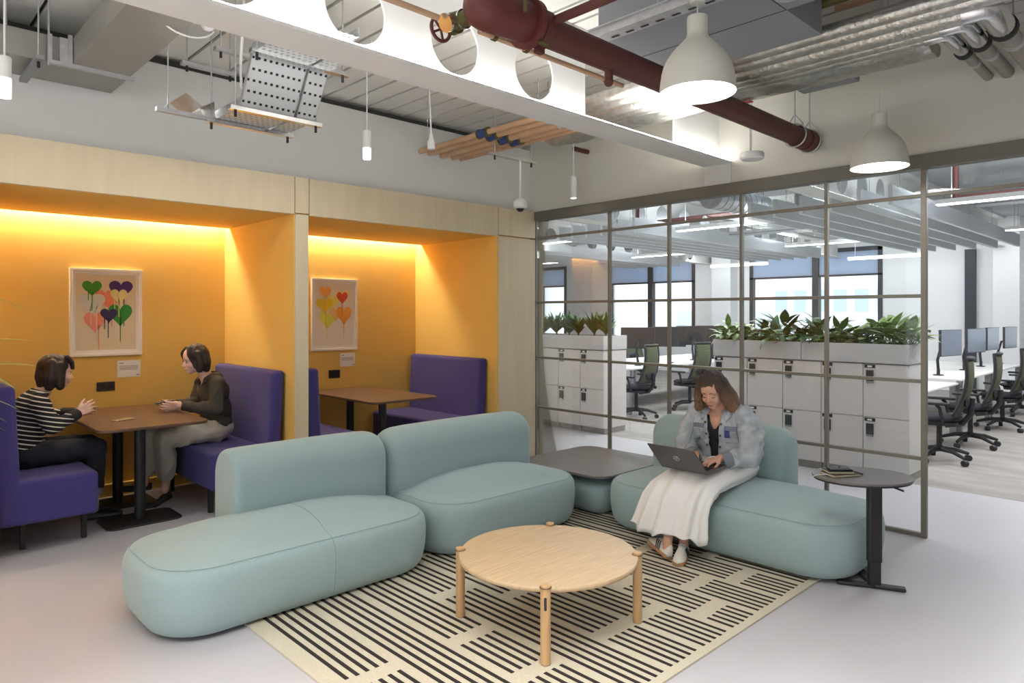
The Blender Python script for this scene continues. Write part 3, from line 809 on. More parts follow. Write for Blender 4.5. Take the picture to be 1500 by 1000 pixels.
def monitor(label, z0):
    t = thing('monitor', label, 'monitor', (0, 0, 0))   # screen faces -y
    MB().box(-.27, .27, -.012, .02, .26, .60).build('casing', screenb, t, bevel=.006)
    MB().box(-.262, .262, -.014, -.012, .270, .592).build('screen', screenf, t)
    MB().tube([(0, .03, .38), (0, .12, .36), (.02, .17, .20), (0, .15, .06)], .018, 8).build('arm', blackp, t, smooth=True)
    MB().cyl((0, .15, 0), (0, .15, .08), .02, 10).build('arm_post', blackp, t, smooth=True)
    MB().prism(rrect(-.05, .05, .10, .20, .02), 0, .012).build('clamp', blackp, t)
    return t
mp = monitor('x', 0)
ms = [(10.2, 2.44, .7, -.2, 'monitor nearest the glass post, first of the pale blue screens on the right desks'),
      (11.4, 2.42, .7, -.2, 'second monitor along the right desk row'),
      (12.4, 2.42, .7, -.08, 'narrow-angled third monitor along the right desk row'),
      (13.3, 2.36, .7, -.12, 'last monitor along the right desk row at the picture edge'),
      (8.85, 3.3, .655, 2.6, 'monitor turned away behind the end of the leafy planter'),
      (9.05, 6.5, .69, 2.2, 'dark monitor just right of the left lockers'),
      (9.95, 6.5, .69, 2.25, 'tall centred monitor between the two left windows mullions'),
      (10.8, 6.6, .69, 2.35, 'monitor seen from behind with small maker mark, above the woman'),
      (11.4, 6.55, .69, 2.3, 'monitor partly hidden by the planter end above the woman')]
for k, (x, y, z, a, lb) in enumerate(ms):
    if k == 0: mp.location = (x, y, z); mp.rotation_euler = (0, 0, a); mp['label'] = lb
    else: dup(mp, (x, y, z), a, lb)
# ================================================================ office ceiling
bafm = mat('baffle_felt', srgb(214, 218, 222), .9)
bf = None
def baffle(x0, x1, y, lbl, grp):
    t = thing('ceiling_baffle', lbl, 'baffle', ((x0 + x1) / 2, y, 2.60), 0, grp)
    m = MB().box(-(x1 - x0) / 2, (x1 - x0) / 2, -.022, .022, 0, .20).build('panel', bafm, t, bevel=.004)
    r_ = MB()
    for q in (-.9, 0, .9): r_.cyl((q * (x1 - x0) / 2, 0, .2), (q * (x1 - x0) / 2, 0, ZD - 2.6), .004, 6)
    r_.build('hanging_wires', galv, t)
    return t
b1 = baffle(7.5, 13.7, 2.32, 'long white acoustic baffle hanging over the right-hand desks', 'white baffles over the right desks')
for k in range(1, 6): dup(b1, (10.6, 2.32 + .3 * k, 2.60))
b2 = baffle(7.55, 13.7, 5.5, 'long white acoustic baffle hanging over the left-hand desks', 'white baffles over the left desks')
for k in range(1, 6): dup(b2, (10.62, 5.5 + .27 * k, 2.60))
b3 = baffle(7.55, 13.7, 8.7, 'long white acoustic baffle at the far left of the open office', 'white baffles at the far left')
for k in range(1, 5): dup(b3, (10.62, 8.7 + .3 * k, 2.60))
def linlight(x, y0, y1, z, label):
    t = thing('linear_light', label, 'lamp', (x, (y0 + y1) / 2, z)); h_ = (y1 - y0) / 2
    MB().box(-.035, .035, -h_, h_, .012, .06).build('housing', white, t)
    MB().box(-.033, .033, -h_ + .01, h_ - .01, 0, .012).build('diffuser', ledo, t)
    MB().cyl((0, -h_ * .8, .06), (0, -h_ * .8, ZD - z), .003, 6).cyl((0, h_ * .8, .06), (0, h_ * .8, ZD - z), .003, 6).build('hanging_wires', galv, t)
for x, y0, y1, lb in ((8.3, .7, 2.12, 'long linear light at the upper right edge through the transom glass'), (8.3, 3.95, 5.3, 'linear light nearest the glass in the middle bay'), (8.2, 7.05, 8.4, 'linear light nearest the birch corner'),
                      (11.5, .6, 2.1, 'small linear light at the far right edge'), (11.5, 3.95, 5.2, 'middle linear light above the right-hand windows'), (11.5, 7.0, 8.4, 'middle linear light above the left-hand windows'),
                      (14.6, 3.95, 5.3, 'furthest linear light in front of the tall white wall'), (14.6, 7.0, 8.4, 'furthest linear light above the seated woman'), (11.4, 9.9, 11.2, 'furthest-left linear light by the birch corner')):
    linlight(x, y0, y1, 2.65 if x < 14 else 2.6, lb)
# spiral ducts
def spiral(x0, x1, y, z, r, label):
    t = thing('spiral_duct', label, 'duct', ((x0 + x1) / 2, y, z))
    MB().cyl((-(x1 - x0) / 2, 0, 0), ((x1 - x0) / 2, 0, 0), r, 24).build('duct_body', galv, t, smooth=True, ang=60)
    m = MB(); n = int((x1 - x0) / .14)
    for k in range(n + 1):
        xx = -(x1 - x0) / 2 + .01 + k * (x1 - x0 - .02) / n; m.cyl((xx - .004, 0, 0), (xx + .004, 0, 0), r + .006, 24)
    m.build('seams', galv, t, smooth=True)
    MB().box(-.01, .01, -.004, .004, r, ZD - z).build('hanger', galv, t)
spiral(7.3, 8.6, 4.2, 2.90, .15, 'spiral steel duct nearest the glass between the beams')
spiral(9.9, 12.2, 4.1, 2.92, .16, 'longer spiral steel duct further along above the windows')
for k, (x, y) in enumerate(((8.9, 4.2), (9.3, 4.25))):
    pass
t = thing('duct_box', 'silver insulated duct box between the two spiral ducts', 'duct', (9.2, 4.15, 2.78)); MB().box(-.28, .28, -.25, .25, 0, .32).build('box', foil, t, bevel=.02)
MB().cyl((0, 0, .32), (0, 0, .51), .01, 6).build('hanger', galv, t)
for (x0, x1, y, z, r, lb) in ((8.7, 13.5, 3.80, 2.80, .035, 'silver insulated pipe over the middle bay of the office'), (8.7, 13.5, 5.1, 2.86, .04, 'silver insulated pipe beside the far beam of the office')):
    o = MB().cyl((x0, y, z), (x1, y, z), r, 14).cyl(((x0 + x1) / 2, y, z), ((x0 + x1) / 2, y, ZD), .006, 6).build('insulated_pipe', foil, smooth=True); tag(o, lb, 'pipe')
for (x, y0, y1, z, lb) in ((8.9, -.9, 2.05, 2.80, 'dark red sprinkler pipe seen through the transom glass at right'), (8.8, 3.98, 6.3, 2.90, 'dark red sprinkler pipe between beams beyond the glass')):
    o = MB().cyl((x, y0, z), (x, y1, z), .03, 12).tube([(x, y1, z), (x, y1 + .03, z + .01), (x, y1 + .03, ZD)], .03, 12).cyl((x, y0 + .3, z), (x, y0 + .3, ZD), .005, 6).build('sprinkler_pipe', redp, smooth=True, ang=60); tag(o, lb, 'pipe')
o = MB().cyl((7.2, 6.9, 2.86), (7.2, 8.2, 2.86), .04, 12).cyl((7.2, 6.95, 2.86), (7.2, 7.1, 2.86), .06, 14).cyl((7.2, 7.5, 2.86), (7.2, 7.5, ZD), .01, 6).build('sprinkler_valve', redd, smooth=True, ang=50); tag(o, 'bright red sprinkler valve pipe just right of the birch corner', 'pipe')
for (y0, y1, x, z, lb) in ((.2, 2.2, 10.2, 2.86, 'galvanised cable tray crossing at the upper right of the office'), (3.95, 5.3, 9.9, 2.72, 'galvanised cable tray over the middle bay of the office'), (7.0, 8.5, 9.7, 2.80, 'galvanised cable tray over the far left bay of the office')):
    m = MB().box(x - .15, x + .15, y0, y1, z, z + .006).box(x - .15, x - .144, y0, y1, z, z + .05).box(x + .144, x + .15, y0, y1, z, z + .05).cyl((x, y0 + .3, z), (x, y0 + .3, ZD), .006, 6).cyl((x, y1 - .3, z), (x, y1 - .3, ZD), .006, 6)
    tag(m.build('cable_tray', galv), lb, 'cable tray')
# buildings across the street
def block(x0, x1, y0, y1, z1, label, col, rows, cols):
    t = thing('office_building', label, 'building', (x0, (y0 + y1) / 2, -12))
    MB().box(x0, x1, y0, y1, -12, z1).build('facade', mat('facade_%d' % len(MATS), srgb(*col), .8), t, world=True)
    m = MB(); hh = 3.2; n = int((z1 + 12) / hh); wy = (y1 - y0) / cols
    for i in range(n):
        for j in range(cols): m.box(x0 - .05, x0, y0 + wy * (j + .2), y0 + wy * (j + .8), -12 + hh * i + .9, -12 + hh * i + 2.6)
    m.build('window_bands', MATS['bldg_glass'] if 'bldg_glass' in MATS else mat('bldg_glass', srgb(196, 208, 224), .3), t, world=True)
block(55, 70, 12, 26, 4, 'pale office building seen through the right-hand window', (235, 238, 242), 6, 9)
block(75, 90, 27, 48, 2.0, 'low pale building seen through the left-hand window', (225, 230, 238), 6, 12)
struct(MB().box(XF + .3, 140, -60, 120, -12.5, -12).build('ground', mat('street_ground', srgb(200, 202, 206), .9)))
# ================================================================ services under the deck
def pipe(name, label, pts, r, m, extra=None, cat='pipe', n=16):
    t = thing(name, label, cat, pts[0])
    MB().tube(pts, r, n).build('pipe_body', m, t, smooth=True, world=True, ang=60)
    return t
def part(t, name, m, mb, **k): return mb.build(name, m, t, world=True, **k)
# main red pipe
t = pipe('sprinkler_main', 'thick dark red sprinkler main pipe running to the wall above the glass', [(2.15, 2.13, 2.78), (5.165, 2.13, 2.78)], .067, redp, n=28)
for x in (5.02, 4.9): part(t, 'coupling', redd, MB().cyl((x, 2.13, 2.78), (x + .07, 2.13, 2.78), .078, 28), smooth=True, ang=50)
for x in (4.86, 5.11):
    lp = [(x, 2.13 + .082 * math.sin(a), 2.78 + .082 * math.cos(a)) for a in [2 * PI * k / 24 for k in range(25)]]
    part(t, 'hanger', galv, MB().tube(lp, .006, 6).tube([(x, 2.13, 2.862), (x, 2.13, ZD)], .006, 6).tube([(x, 2.07, 2.85), (x, 2.13, 2.93), (x, 2.19, 2.85)], .006, 6), smooth=True)
part(t, 'sprinkler_nub', redp, MB().cyl((2.72, 2.13, 2.66), (2.72, 2.13, 2.75), .022, 16).ell((2.72, 2.13, 2.66), .024), smooth=True)
# check valve and riser
t = thing('check_valve', 'chunky dark red valve body with riser at the near end of the main pipe', 'valve', (2.0, 2.13, 2.72))
part(t, 'valve_body', redd, MB().caps((1.90, 2.13, 2.78), (2.14, 2.13, 2.78), .098, .085, 24).cyl((1.98, 2.13, 2.78), (1.98, 2.13, 2.96), .09, 24), smooth=True)
part(t, 'flange', redd, MB().cyl((2.13, 2.13, 2.78), (2.165, 2.13, 2.78), .108, 28).cyl((1.98, 2.13, 2.94), (1.98, 2.13, 2.98), .115, 28), smooth=True, ang=40)
part(t, 'riser', redp, MB().cyl((1.98, 2.13, 2.98), (1.98, 2.13, ZD), .085, 28), smooth=True, ang=40)
part(t, 'coupling', redp, MB().cyl((2.19, 2.13, 2.78), (2.25, 2.13, 2.78), .085, 28).obox((2.22, 2.13, 2.875), .04, .03, .03).obox((2.22, 2.13, 2.685), .04, .03, .03), smooth=True, ang=40)
part(t, 'bolts', brass, MB().cyl((2.15, 2.06, 2.68), (2.20, 2.06, 2.68), .009, 8).cyl((2.02, 2.02, 2.76), (2.02, 2.02, 2.84), .009, 8).cyl((1.9, 2.04, 2.9), (1.9, 2.04, 2.97), .009, 8), smooth=True)
t = thing('gate_valve', 'small greenish brass gate valve with red handwheel beside the check valve', 'valve', (1.88, 2.3, 2.75))
part(t, 'valve_body', brass, MB().cyl((1.88, 2.20, 2.76), (1.88, 2.34, 2.76), .034, 18).cyl((1.88, 2.30, 2.76), (1.88, 2.33, 2.76), .046, 18).cyl((1.82, 2.29, 2.74), (1.94, 2.29, 2.80), .036, 16).cyl((1.88, 2.33, 2.76), (1.88, 2.41, 2.765), .012, 10), smooth=True, ang=50)
wl = [(1.88 + .052 * math.cos(a), 2.41, 2.765 + .052 * math.sin(a)) for a in [2 * PI * k / 24 for k in range(25)]]
m = MB().tube(wl, .008, 8)
for k in range(5): m.tube([(1.88, 2.41, 2.765), wl[int(k * 4.8)]], .006, 6)
part(t, 'handwheel', redd, m, smooth=True)
part(t, 'union_rings', steel, MB().cyl((1.81, 2.29, 2.735), (1.822, 2.29, 2.741), .04, 18).cyl((1.88, 2.245, 2.76), (1.88, 2.255, 2.76), .042, 18), smooth=True)
t = pipe('copper_pipe', 'thin copper pipe running beside the thick red main pipe', [(.6, 2.30, 2.752), (1.78, 2.30, 2.752)], .013, copper)
part(t, 'hanger', galv, MB().cyl((1.35, 2.3, 2.76), (1.35, 2.3, ZD), .004, 6))
t = pipe('copper_pipe', 'thin copper pipe hugging the underside of the thick red main pipe', [(1.97, 2.255, 2.735), (3.0, 2.255, 2.735)], .012, copper)
for x in (2.05, 2.25, 2.85): part(t, 'clip', brass, MB().cyl((x, 2.255, 2.735), (x + .02, 2.255, 2.735), .018, 10).cyl((x + .01, 2.255, 2.735), (x + .01, 2.255, 2.80 if x > 2.7 else 2.78), .006, 6))
t = pipe('branch_pipe', 'thin dark red branch pipe leaving the thick main to the upper right', [(2.24, 2.13, 2.80), (2.24, 2.03, 2.80), (2.24, -3, 2.80)], .021, redp)
part(t, 'hanger', galv, MB().cyl((2.24, 1.2, 2.8), (2.24, 1.2, ZD), .004, 6))
# strut channel and big rectangular duct
t = thing('cable_tray', 'galvanised channel tray along the near side of the big grey duct', 'cable tray', (2.8, 1, 2.93))
m = MB().box(2.77, 2.86, -3, 2.30, 2.932, 2.936).box(2.77, 2.774, -3, 2.30, 2.936, 2.975).box(2.856, 2.86, -3, 2.30, 2.936, 2.975).box(2.75, 2.77, -3, 2.30, 2.97, 2.975)
part(t, 'channel', galv, m)
for k in range(26): part(t, 'slot', pureblk, MB().box(2.825, 2.84, 2.15 - k * .09, 2.195 - k * .09, 2.930, 2.932))
part(t, 'hanger', galv, MB().cyl((2.81, 1.9, 2.93), (2.81, 1.9, ZD), .004, 6).cyl((2.81, -.5, 2.93), (2.81, -.5, ZD), .004, 6))
t = thing('rectangular_duct', 'large grey rectangular duct above the nearest pendant lamp', 'duct', (3.2, 1.0, 2.95))
part(t, 'duct_body', ductg, MB().prism([(2.875, -3), (3.205, -3), (3.205, 1.445), (3.62, 1.445), (3.62, 2.32), (2.875, 2.32)], 2.95, 3.22))
part(t, 'seam', pureblk, MB().box(3.203, 3.207, 1.445, 2.32, 2.9485, 2.951))
part(t, 'seam', pureblk, MB().box(2.875, 3.205, .78, .784, 2.9485, 2.951))
part(t, 'seam', pureblk, MB().box(2.875, 3.2, 1.443, 1.447, 2.9485, 2.951))
part(t, 'round_grille', galv, MB().lathe([(.001, 2.946), (.05, 2.944), (.062, 2.942), (.066, 2.95)], (3.06, 1.37, 0), 28), smooth=True)
part(t, 'hanger', galv, MB().cyl((3.0, 1.0, 3.2), (3.0, 1.0, ZD), .005, 6).cyl((3.5, 2.0, 3.2), (3.5, 2.0, ZD), .005, 6))
# pipe bundle through the beam opening : far half copper, near half silver insulated
bund = [(3.74, .042, -3, 'furthest from the screen wall'), (3.85, .048, -3, 'second from the furthest'), (3.99, .056, .80, 'thickest, ending in a steel elbow'), (4.12, .043, .93, 'turning at the middle elbow'), (4.22, .033, 1.03, 'smallest, turning at the lowest elbow')]
for k, (x, r, ye, lb) in enumerate(bund):
    t = thing('insulated_pipe', 'silver insulated pipe in the bundle under the deck, ' + lb, 'pipe', (x, 2, 3.0))
    pts = [(x, 3.3, 3.0), (x, 2.0, 3.0), (x, ye + .002, 3.0)]
    part(t, 'foil_jacket', foil, MB().tube(pts, r, 18), smooth=True, ang=60)
    if ye > 0:
        part(t, 'elbow', steel, MB().tube([(x, ye + .10, 3.0), (x, ye + .015, 3.0), (x + .015, ye, 3.0), (x + .35, ye, 3.0)], r + .004, 18), smooth=True, ang=50)
        part(t, 'clamp_band', pureblk, MB().cyl((x + .33, ye, 3.0), (x + .37, ye, 3.0), r + .012, 20), smooth=True, ang=40)
        part(t, 'wall_run', foil if 0 else mat('pipe_wrap_grey', srgb(150, 146, 136), .6) if 'pipe_wrap_grey' not in MATS else MATS['pipe_wrap_grey'], MB().cyl((x + .36, ye, 3.0), (XG, ye, 3.0), r * .85, 18), smooth=True, ang=50)
        part(t, 'hanger', galv, MB().cyl((x + .6, ye, 3.0), (x + .6, ye, ZD), .006, 6).cyl((x + .58, ye, 3.0), (x + .62, ye, 3.0), r * .95, 18))
    else: part(t, 'hanger', galv, MB().cyl((x, 1.2, 3.0), (x, 1.2, ZD), .004, 6))
    t = thing('copper_pipe', 'copper coloured pipe beyond the lit beam, paired with the silver pipe ' + ['furthest left', 'second from left', 'third from left', 'second from right', 'at far right'][k], 'pipe', (x, 4, 2.98))
    part(t, 'pipe_body', copper, MB().tube([(x, 3.31, 2.99), (x, YW, 2.99)], r * .55, 16), smooth=True, ang=60)
    if k < 4:
        yc = 4.22 - .0 * k
        part(t, 'clamp', bluec, MB().cyl((x, yc - .05, 2.99), (x, yc + .05, 2.99), r * .55 + .013, 18), smooth=True, ang=40)
        for q in (.05, -.06): part(t, 'clamp_ring', brass, MB().cyl((x, yc + q, 2.99), (x, yc + q + .012, 2.99), r * .55 + .018, 18), smooth=True, ang=40)
    part(t, 'hanger', galv, MB().cyl((x, 3.6, 2.99), (x, 3.6, ZD), .004, 6).cyl((x, 3.59, 2.99), (x, 3.61, 2.99), r * .6 + .004, 14))
def crinkle(me, amp, sc, seed=0):
    for v in me.vertices:
        n = noise.noise(v.co * sc + Vector((seed, 0, 0))) + .5 * noise.noise(v.co * sc * 2.3)
        v.co += v.normal * n * amp
t = thing('foil_duct', 'crinkled foil wrapped duct along the underside edge of the pipe bundle', 'duct', (4.4, 2, 2.97))
m = MB(); rings = []
for k in range(120):
    y = 4.05 - k * (2.92 / 119); w = .12; hgt = .05
    rings.append([(4.40 + w * math.cos(a) * (1 + .12 * noise.noise(Vector((a, y * 3, 0)))), y, 3.01 + hgt * math.sin(a) * (1 + .25 * noise.noise(Vector((a * 2, y * 4, 3))))) for a in [2 * PI * j / 24 for j in range(24)]])
m.loft(rings); o = part(t, 'foil_jacket', foil, m, smooth=True, ang=80); crinkle(o.data, .006, 14)
part(t, 'marking_stripe_blue', mat('mark_blue', srgb(60, 66, 150), .6), MB().box(4.30, 4.36, 2.33, 2.52, 2.949, 2.953))
part(t, 'marking_stripe_red', mat('mark_red', srgb(176, 60, 52), .6), MB().box(4.37, 4.42, 2.22, 2.42, 2.943, 2.947))
part(t, 'hanger', galv, MB().cyl((4.4, 2.0, 3.04), (4.4, 2.0, ZD), .004, 6).cyl((4.4, 3.4, 3.04), (4.4, 3.4, ZD), .004, 6))
t = thing('junction_box', 'slim grey metal box under the foil pipes above the right pendant', 'box', (4.6, 1.8, 3.0))
part(t, 'box', ductg, MB().box(4.56, 4.66, 1.62, 1.98, 2.995, 3.05), bevel=.004)
part(t, 'hanger', galv, MB().cyl((4.61, 1.8, 3.05), (4.61, 1.8, ZD), .004, 6))
# upper trunking and clutter between duct and wall
for k, (x, z, lb) in enumerate(((3.68, 3.14, 'olive valve pipe above the bundle beside the big duct'), )):
    t = pipe('service_pipe', lb, [(x, -2.5, z), (x, 1.9, z)], .03, brass); part(t, 'hanger', galv, MB().cyl((x, 1.0, z), (x, 1.0, ZD), .004, 6))
for k, (x0, x1, lb) in enumerate(((3.68, 3.86, 'orange-brown copper pipe crossing above the bundle'),)):
    t = pipe('service_pipe', lb, [(3.95, -2, 3.2), (3.95, 1.5, 3.2)], .02, copper); part(t, 'hanger', galv, MB().cyl((3.95, .9, 3.2), (3.95, .9, ZD), .004, 6))
t = pipe('service_pipe', 'thick silver foil pipe at the top right above the bundle', [(4.15, -2, 3.17), (4.15, 1.2, 3.17)], .05, foil); part(t, 'hanger', galv, MB().cyl((4.15, .6, 3.17), (4.15, .6, ZD), .004, 6))
t = pipe('service_pipe', 'second silver foil pipe at the top right beside the thick one', [(4.32, -2, 3.18), (4.32, 1.1, 3.18)], .04, foil); part(t, 'hanger', galv, MB().cyl((4.32, .6, 3.18), (4.32, .6, ZD), .004, 6))
# smoke detector disc
t = thing('smoke_detector', 'white disc detector on a stem near the red pipe end', 'detector', (4.62, 2.33, 2.60))
part(t, 'disc', white, MB().lathe([(.001, 2.60), (.07, 2.60), (.08, 2.61), (.08, 2.64), (.075, 2.65), (.001, 2.65)], (4.62, 2.33, 0), 32), smooth=True)
part(t, 'stem', white, MB().cyl((4.605, 2.34, 2.65), (4.605, 2.34, ZD), .006, 8).cyl((4.625, 2.34, 2.65), (4.625, 2.34, ZD), .004, 8))
# strut trapeze with dome camera, red stub, hanging socket
def strut_bar(name, label, p, q, rods, m=galv, wid=.04):
    p = Vector(p); q = Vector(q); t = thing(name, label, 'bracket', (p + q) / 2); d = q - p; a = math.atan2(d.y, d.x)
    part(t, 'channel', m, MB().obox((p + q) / 2, d.length, wid, .022, Matrix.Rotation(a, 3, 'Z')))
    mm = MB(); nn = MB()
    for f_ in rods:
        c = p + d * f_; mm.cyl((c.x, c.y, c.z - .03), (c.x, c.y, ZD), .0045, 6); part(t, 'nut', pureblk, MB().cyl((c.x, c.y, c.z - .045), (c.x, c.y, c.z - .012), .008, 8))
    part(t, 'threaded_rods', galv, mm)
    return t
strut_bar('strut_bracket', 'silver strut bracket under the copper pipes holding the dome camera', (3.88, 4.3, 2.86), (4.42, 4.3, 2.86), (.1, .92), steel)
t = thing('dome_camera', 'white dome security camera on a pole above the booth corner', 'camera', (4.24, 4.3, 2.42))
part(t, 'pole', white, MB().cyl((4.24, 4.3, 2.50), (4.24, 4.3, 2.86), .010, 12), smooth=True)
part(t, 'housing', white, MB().lathe([(.001, 2.52), (.03, 2.52), (.05, 2.50), (.062, 2.485), (.062, 2.445), (.052, 2.435), (.04, 2.43)], (4.24, 4.3, 0), 28), smooth=True)
part(t, 'lens_dome', blackp, MB().ell((4.24, 4.3, 2.435), (.036, .036, .034)), smooth=True)
t = thing('pipe_stub', 'short dark red pipe stub sticking out of the wall near the corner', 'pipe', (5.07, 4.3, 3.08))
part(t, 'pipe_body', redp, MB().cyl((4.96, 4.3, 3.08), (XG + .01, 4.3, 3.08), .022, 14), smooth=True, ang=50)
t = thing('hanging_socket', 'white socket hanging on a cable between the two middle pendants', 'socket', (3.26, 4.3, 2.80))
part(t, 'body', white, MB().lathe([(.001, 2.79), (.028, 2.79), (.03, 2.80), (.03, 2.85), (.018, 2.87), (.016, 2.91), (.001, 2.912)], (3.26, 4.3, 0), 20), smooth=True)
part(t, 'cable', white, MB().tube([(3.26, 4.3, 2.91), (3.255, 4.3, 3.0), (3.24, 4.3, ZD)], .006, 8), smooth=True)
part(t, 'support_wire', galv, MB().cyl((3.225, 4.3, 2.85), (3.225, 4.3, ZD), .002, 6))
# L shaped duct at far left
t = thing('rectangular_duct', 'grey L-shaped rectangular duct under the deck at the upper left', 'duct', (.9, 4.6, 2.95))
part(t, 'duct_body', galvd, MB().prism([(.925, 3.04), (1.225, 3.04), (1.225, 5.085), (-3.5, 5.085), (-3.5, 4.70), (.925, 4.70)], 2.955, 3.11))
part(t, 'flange_bar', galv, MB().box(.80, 1.25, 4.64, 4.67, 2.935, 2.955).box(.86, .925, 4.66, 4.70, 2.95, 3.10).box(.80, .82, 4.64, 4.66, 2.95, 3.1).box(.90, .92, 4.64, 4.66, 2.95, 3.12))
part(t, 'hanger', galv, MB().cyl((.805, 4.65, 2.92), (.805, 4.65, ZD), .006, 8).cyl((.62, 4.75, 3.1), (.62, 4.75, ZD), .006, 8))
strut_bar('strut_bracket', 'dark strut bracket below the L-shaped duct at the upper left', (.74, 4.50, 2.91), (.74, 5.03, 2.91), (.1,), ductg)
strut_bar('strut_bracket', 'short strut bracket close to the deck left of the cable tray', (1.40, 4.28, 2.99), (1.72, 4.28, 2.99), (.1, .9))
strut_bar('strut_bracket', 'upper strut bracket close to the deck beside the white cable', (1.46, 3.92, 2.99), (1.80, 3.92, 2.99), (.1, .9))
# perforated cable tray : dips below the deck and passes through a beam opening
holes = mat('tray_perforated', (.6, .62, .63, 1), .4, .4)
nt = holes.node_tree; N = nt.nodes; L = nt.links; tc = N.new('ShaderNodeTexCoord'); mp = N.new('ShaderNodeMapping'); mp.inputs['Scale'].default_value = (28, 19, 19)
br = N.new('ShaderNodeTexBrick'); br.offset = .5; br.inputs['Scale'].default_value = 1; br.inputs['Mortar Size'].default_value = .24; br.inputs['Brick Width'].default_value = .9; br.inputs['Row Height'].default_value = .62
br.inputs['Color1'].default_value = br.inputs['Color2'].default_value = (.02, .02, .02, 1); br.inputs['Mortar'].default_value = (.6, .62, .63, 1); br.inputs['Mortar Smooth'].default_value = 0
L.new(tc.outputs['Object'], mp.inputs['Vector']); L.new(mp.outputs[0], br.inputs['Vector']); L.new(br.outputs['Color'], N['Principled BSDF'].inputs['Base Color'])
def tray(name, label, path, x0, x1):
    t = thing(name, label, 'cable tray', ((x0 + x1) / 2, path[0][0], path[0][1])); m = MB(); s = MB(); th = .003
    for (ya, za), (yb, zb_) in zip(path[:-1], path[1:]):
        m.add([(x0, ya, za), (x1, ya, za), (x1, yb, zb_), (x0, yb, zb_), (x0, ya, za + th), (x1, ya, za + th), (x1, yb, zb_ + th), (x0, yb, zb_ + th)], [(0, 1, 2, 3), (7, 6, 5, 4), (0, 4, 5, 1), (1, 5, 6, 2), (2, 6, 7, 3), (3, 7, 4, 0)])
        for xx in (x0, x1):
            s.add([(xx - .002, ya, za), (xx + .002, ya, za), (xx + .002, yb, zb_), (xx - .002, yb, zb_), (xx - .002, ya, za + .05), (xx + .002, ya, za + .05), (xx + .002, yb, zb_ + .05), (xx - .002, yb, zb_ + .05)], [(0, 1, 2, 3), (7, 6, 5, 4), (0, 4, 5, 1), (1, 5, 6, 2), (2, 6, 7, 3), (3, 7, 4, 0)])
    part(t, 'perforated_base', holes, m); part(t, 'side_lips', galv, s)
    return t
pth = [(4.05, 2.615), (3.66, 2.615), (3.50, 2.86), (3.2, 2.865), (2.96, 2.865)]
tray('cable_tray', 'wide perforated steel cable tray dropping below the lit beam at upper left', pth, 1.50, 1.80)
tray('cable_tray', 'narrow perforated steel tray beside the wide dropping tray', [(y, z) for y, z in pth[:3]] + [(3.2, 2.865), (3.05, 2.865)], 1.82, 1.93)
strut_bar('strut_bracket', 'silver strut bracket under the top of the dropping cable tray', (1.46, 3.44, 2.85), (2.02, 3.44, 2.85), (.06, .94), steel)
strut_bar('strut_bracket', 'silver strut bracket under the lower bend of the cable tray', (1.44, 3.66, 2.60), (1.97, 3.66, 2.60), (.06, .94), steel)
strut_bar('strut_bracket', 'silver strut bracket lowest under the end of the cable tray', (1.44, 4.0, 2.60), (1.96, 4.0, 2.60), (.06, .94), steel)
t = thing('metal_hood', 'bent galvanised sheet piece left of the lowest tray bracket', 'bracket', (1.33, 4.02, 2.62))
part(t, 'sheet', galv, MB().add([(1.22, 3.86, 2.63), (1.30, 3.90, 2.70), (1.38, 3.88, 2.64), (1.47, 3.95, 2.70), (1.50, 4.02, 2.62), (1.22, 4.16, 2.63), (1.30, 4.16, 2.70), (1.38, 4.16, 2.64), (1.47, 4.16, 2.70), (1.50, 4.16, 2.62)], [(0, 1, 6, 5), (1, 2, 7, 6), (2, 3, 8, 7), (3, 4, 9, 8)]))
part(t, 'rod', galv, MB().cyl((1.24, 4.0, 2.60), (1.24, 4.0, ZD), .004, 6).box(1.18, 1.5, 3.99, 4.02, 2.60, 2.622))
t = thing('cable', 'white cable looping down from the deck behind the cable tray', 'cable', (1.55, 3.9, 3.0))
part(t, 'cable', white, MB().tube([(1.50, 3.62, ZD), (1.50, 3.62, 3.1), (1.50, 3.66, 2.85), (1.52, 3.70, 2.74), (1.58, 3.76, 2.68)], .008, 8), smooth=True)
t = thing('junction_box', 'small dark junction box with looping white cables by the L-shaped duct', 'box', (1.33, 3.68, 3.02))
part(t, 'box', ductg, MB().box(1.27, 1.38, 3.60, 3.72, 3.02, 3.07).cyl((1.3, 3.66, 3.07), (1.3, 3.66, ZD), .006, 6))
part(t, 'connector', white, MB().lathe([(.001, 2.97), (.02, 2.975), (.034, 2.99), (.034, 3.02), (.001, 3.02)], (1.33, 3.66, 0), 16), smooth=True)
lp = [(1.36 - .12 + .14 * math.cos(a), 3.70, 3.02 + .09 * math.sin(a)) for a in [PI * 1.9 - k * PI * 1.25 / 14 for k in range(15)]]
part(t, 'cable', white, MB().tube(lp, .005, 6).tube([(1.38, 3.62, 3.04), (1.30, 3.5, 3.10), (1.22, 3.42, 3.18), (1.20, 3.4, ZD)], .005, 6), smooth=True)
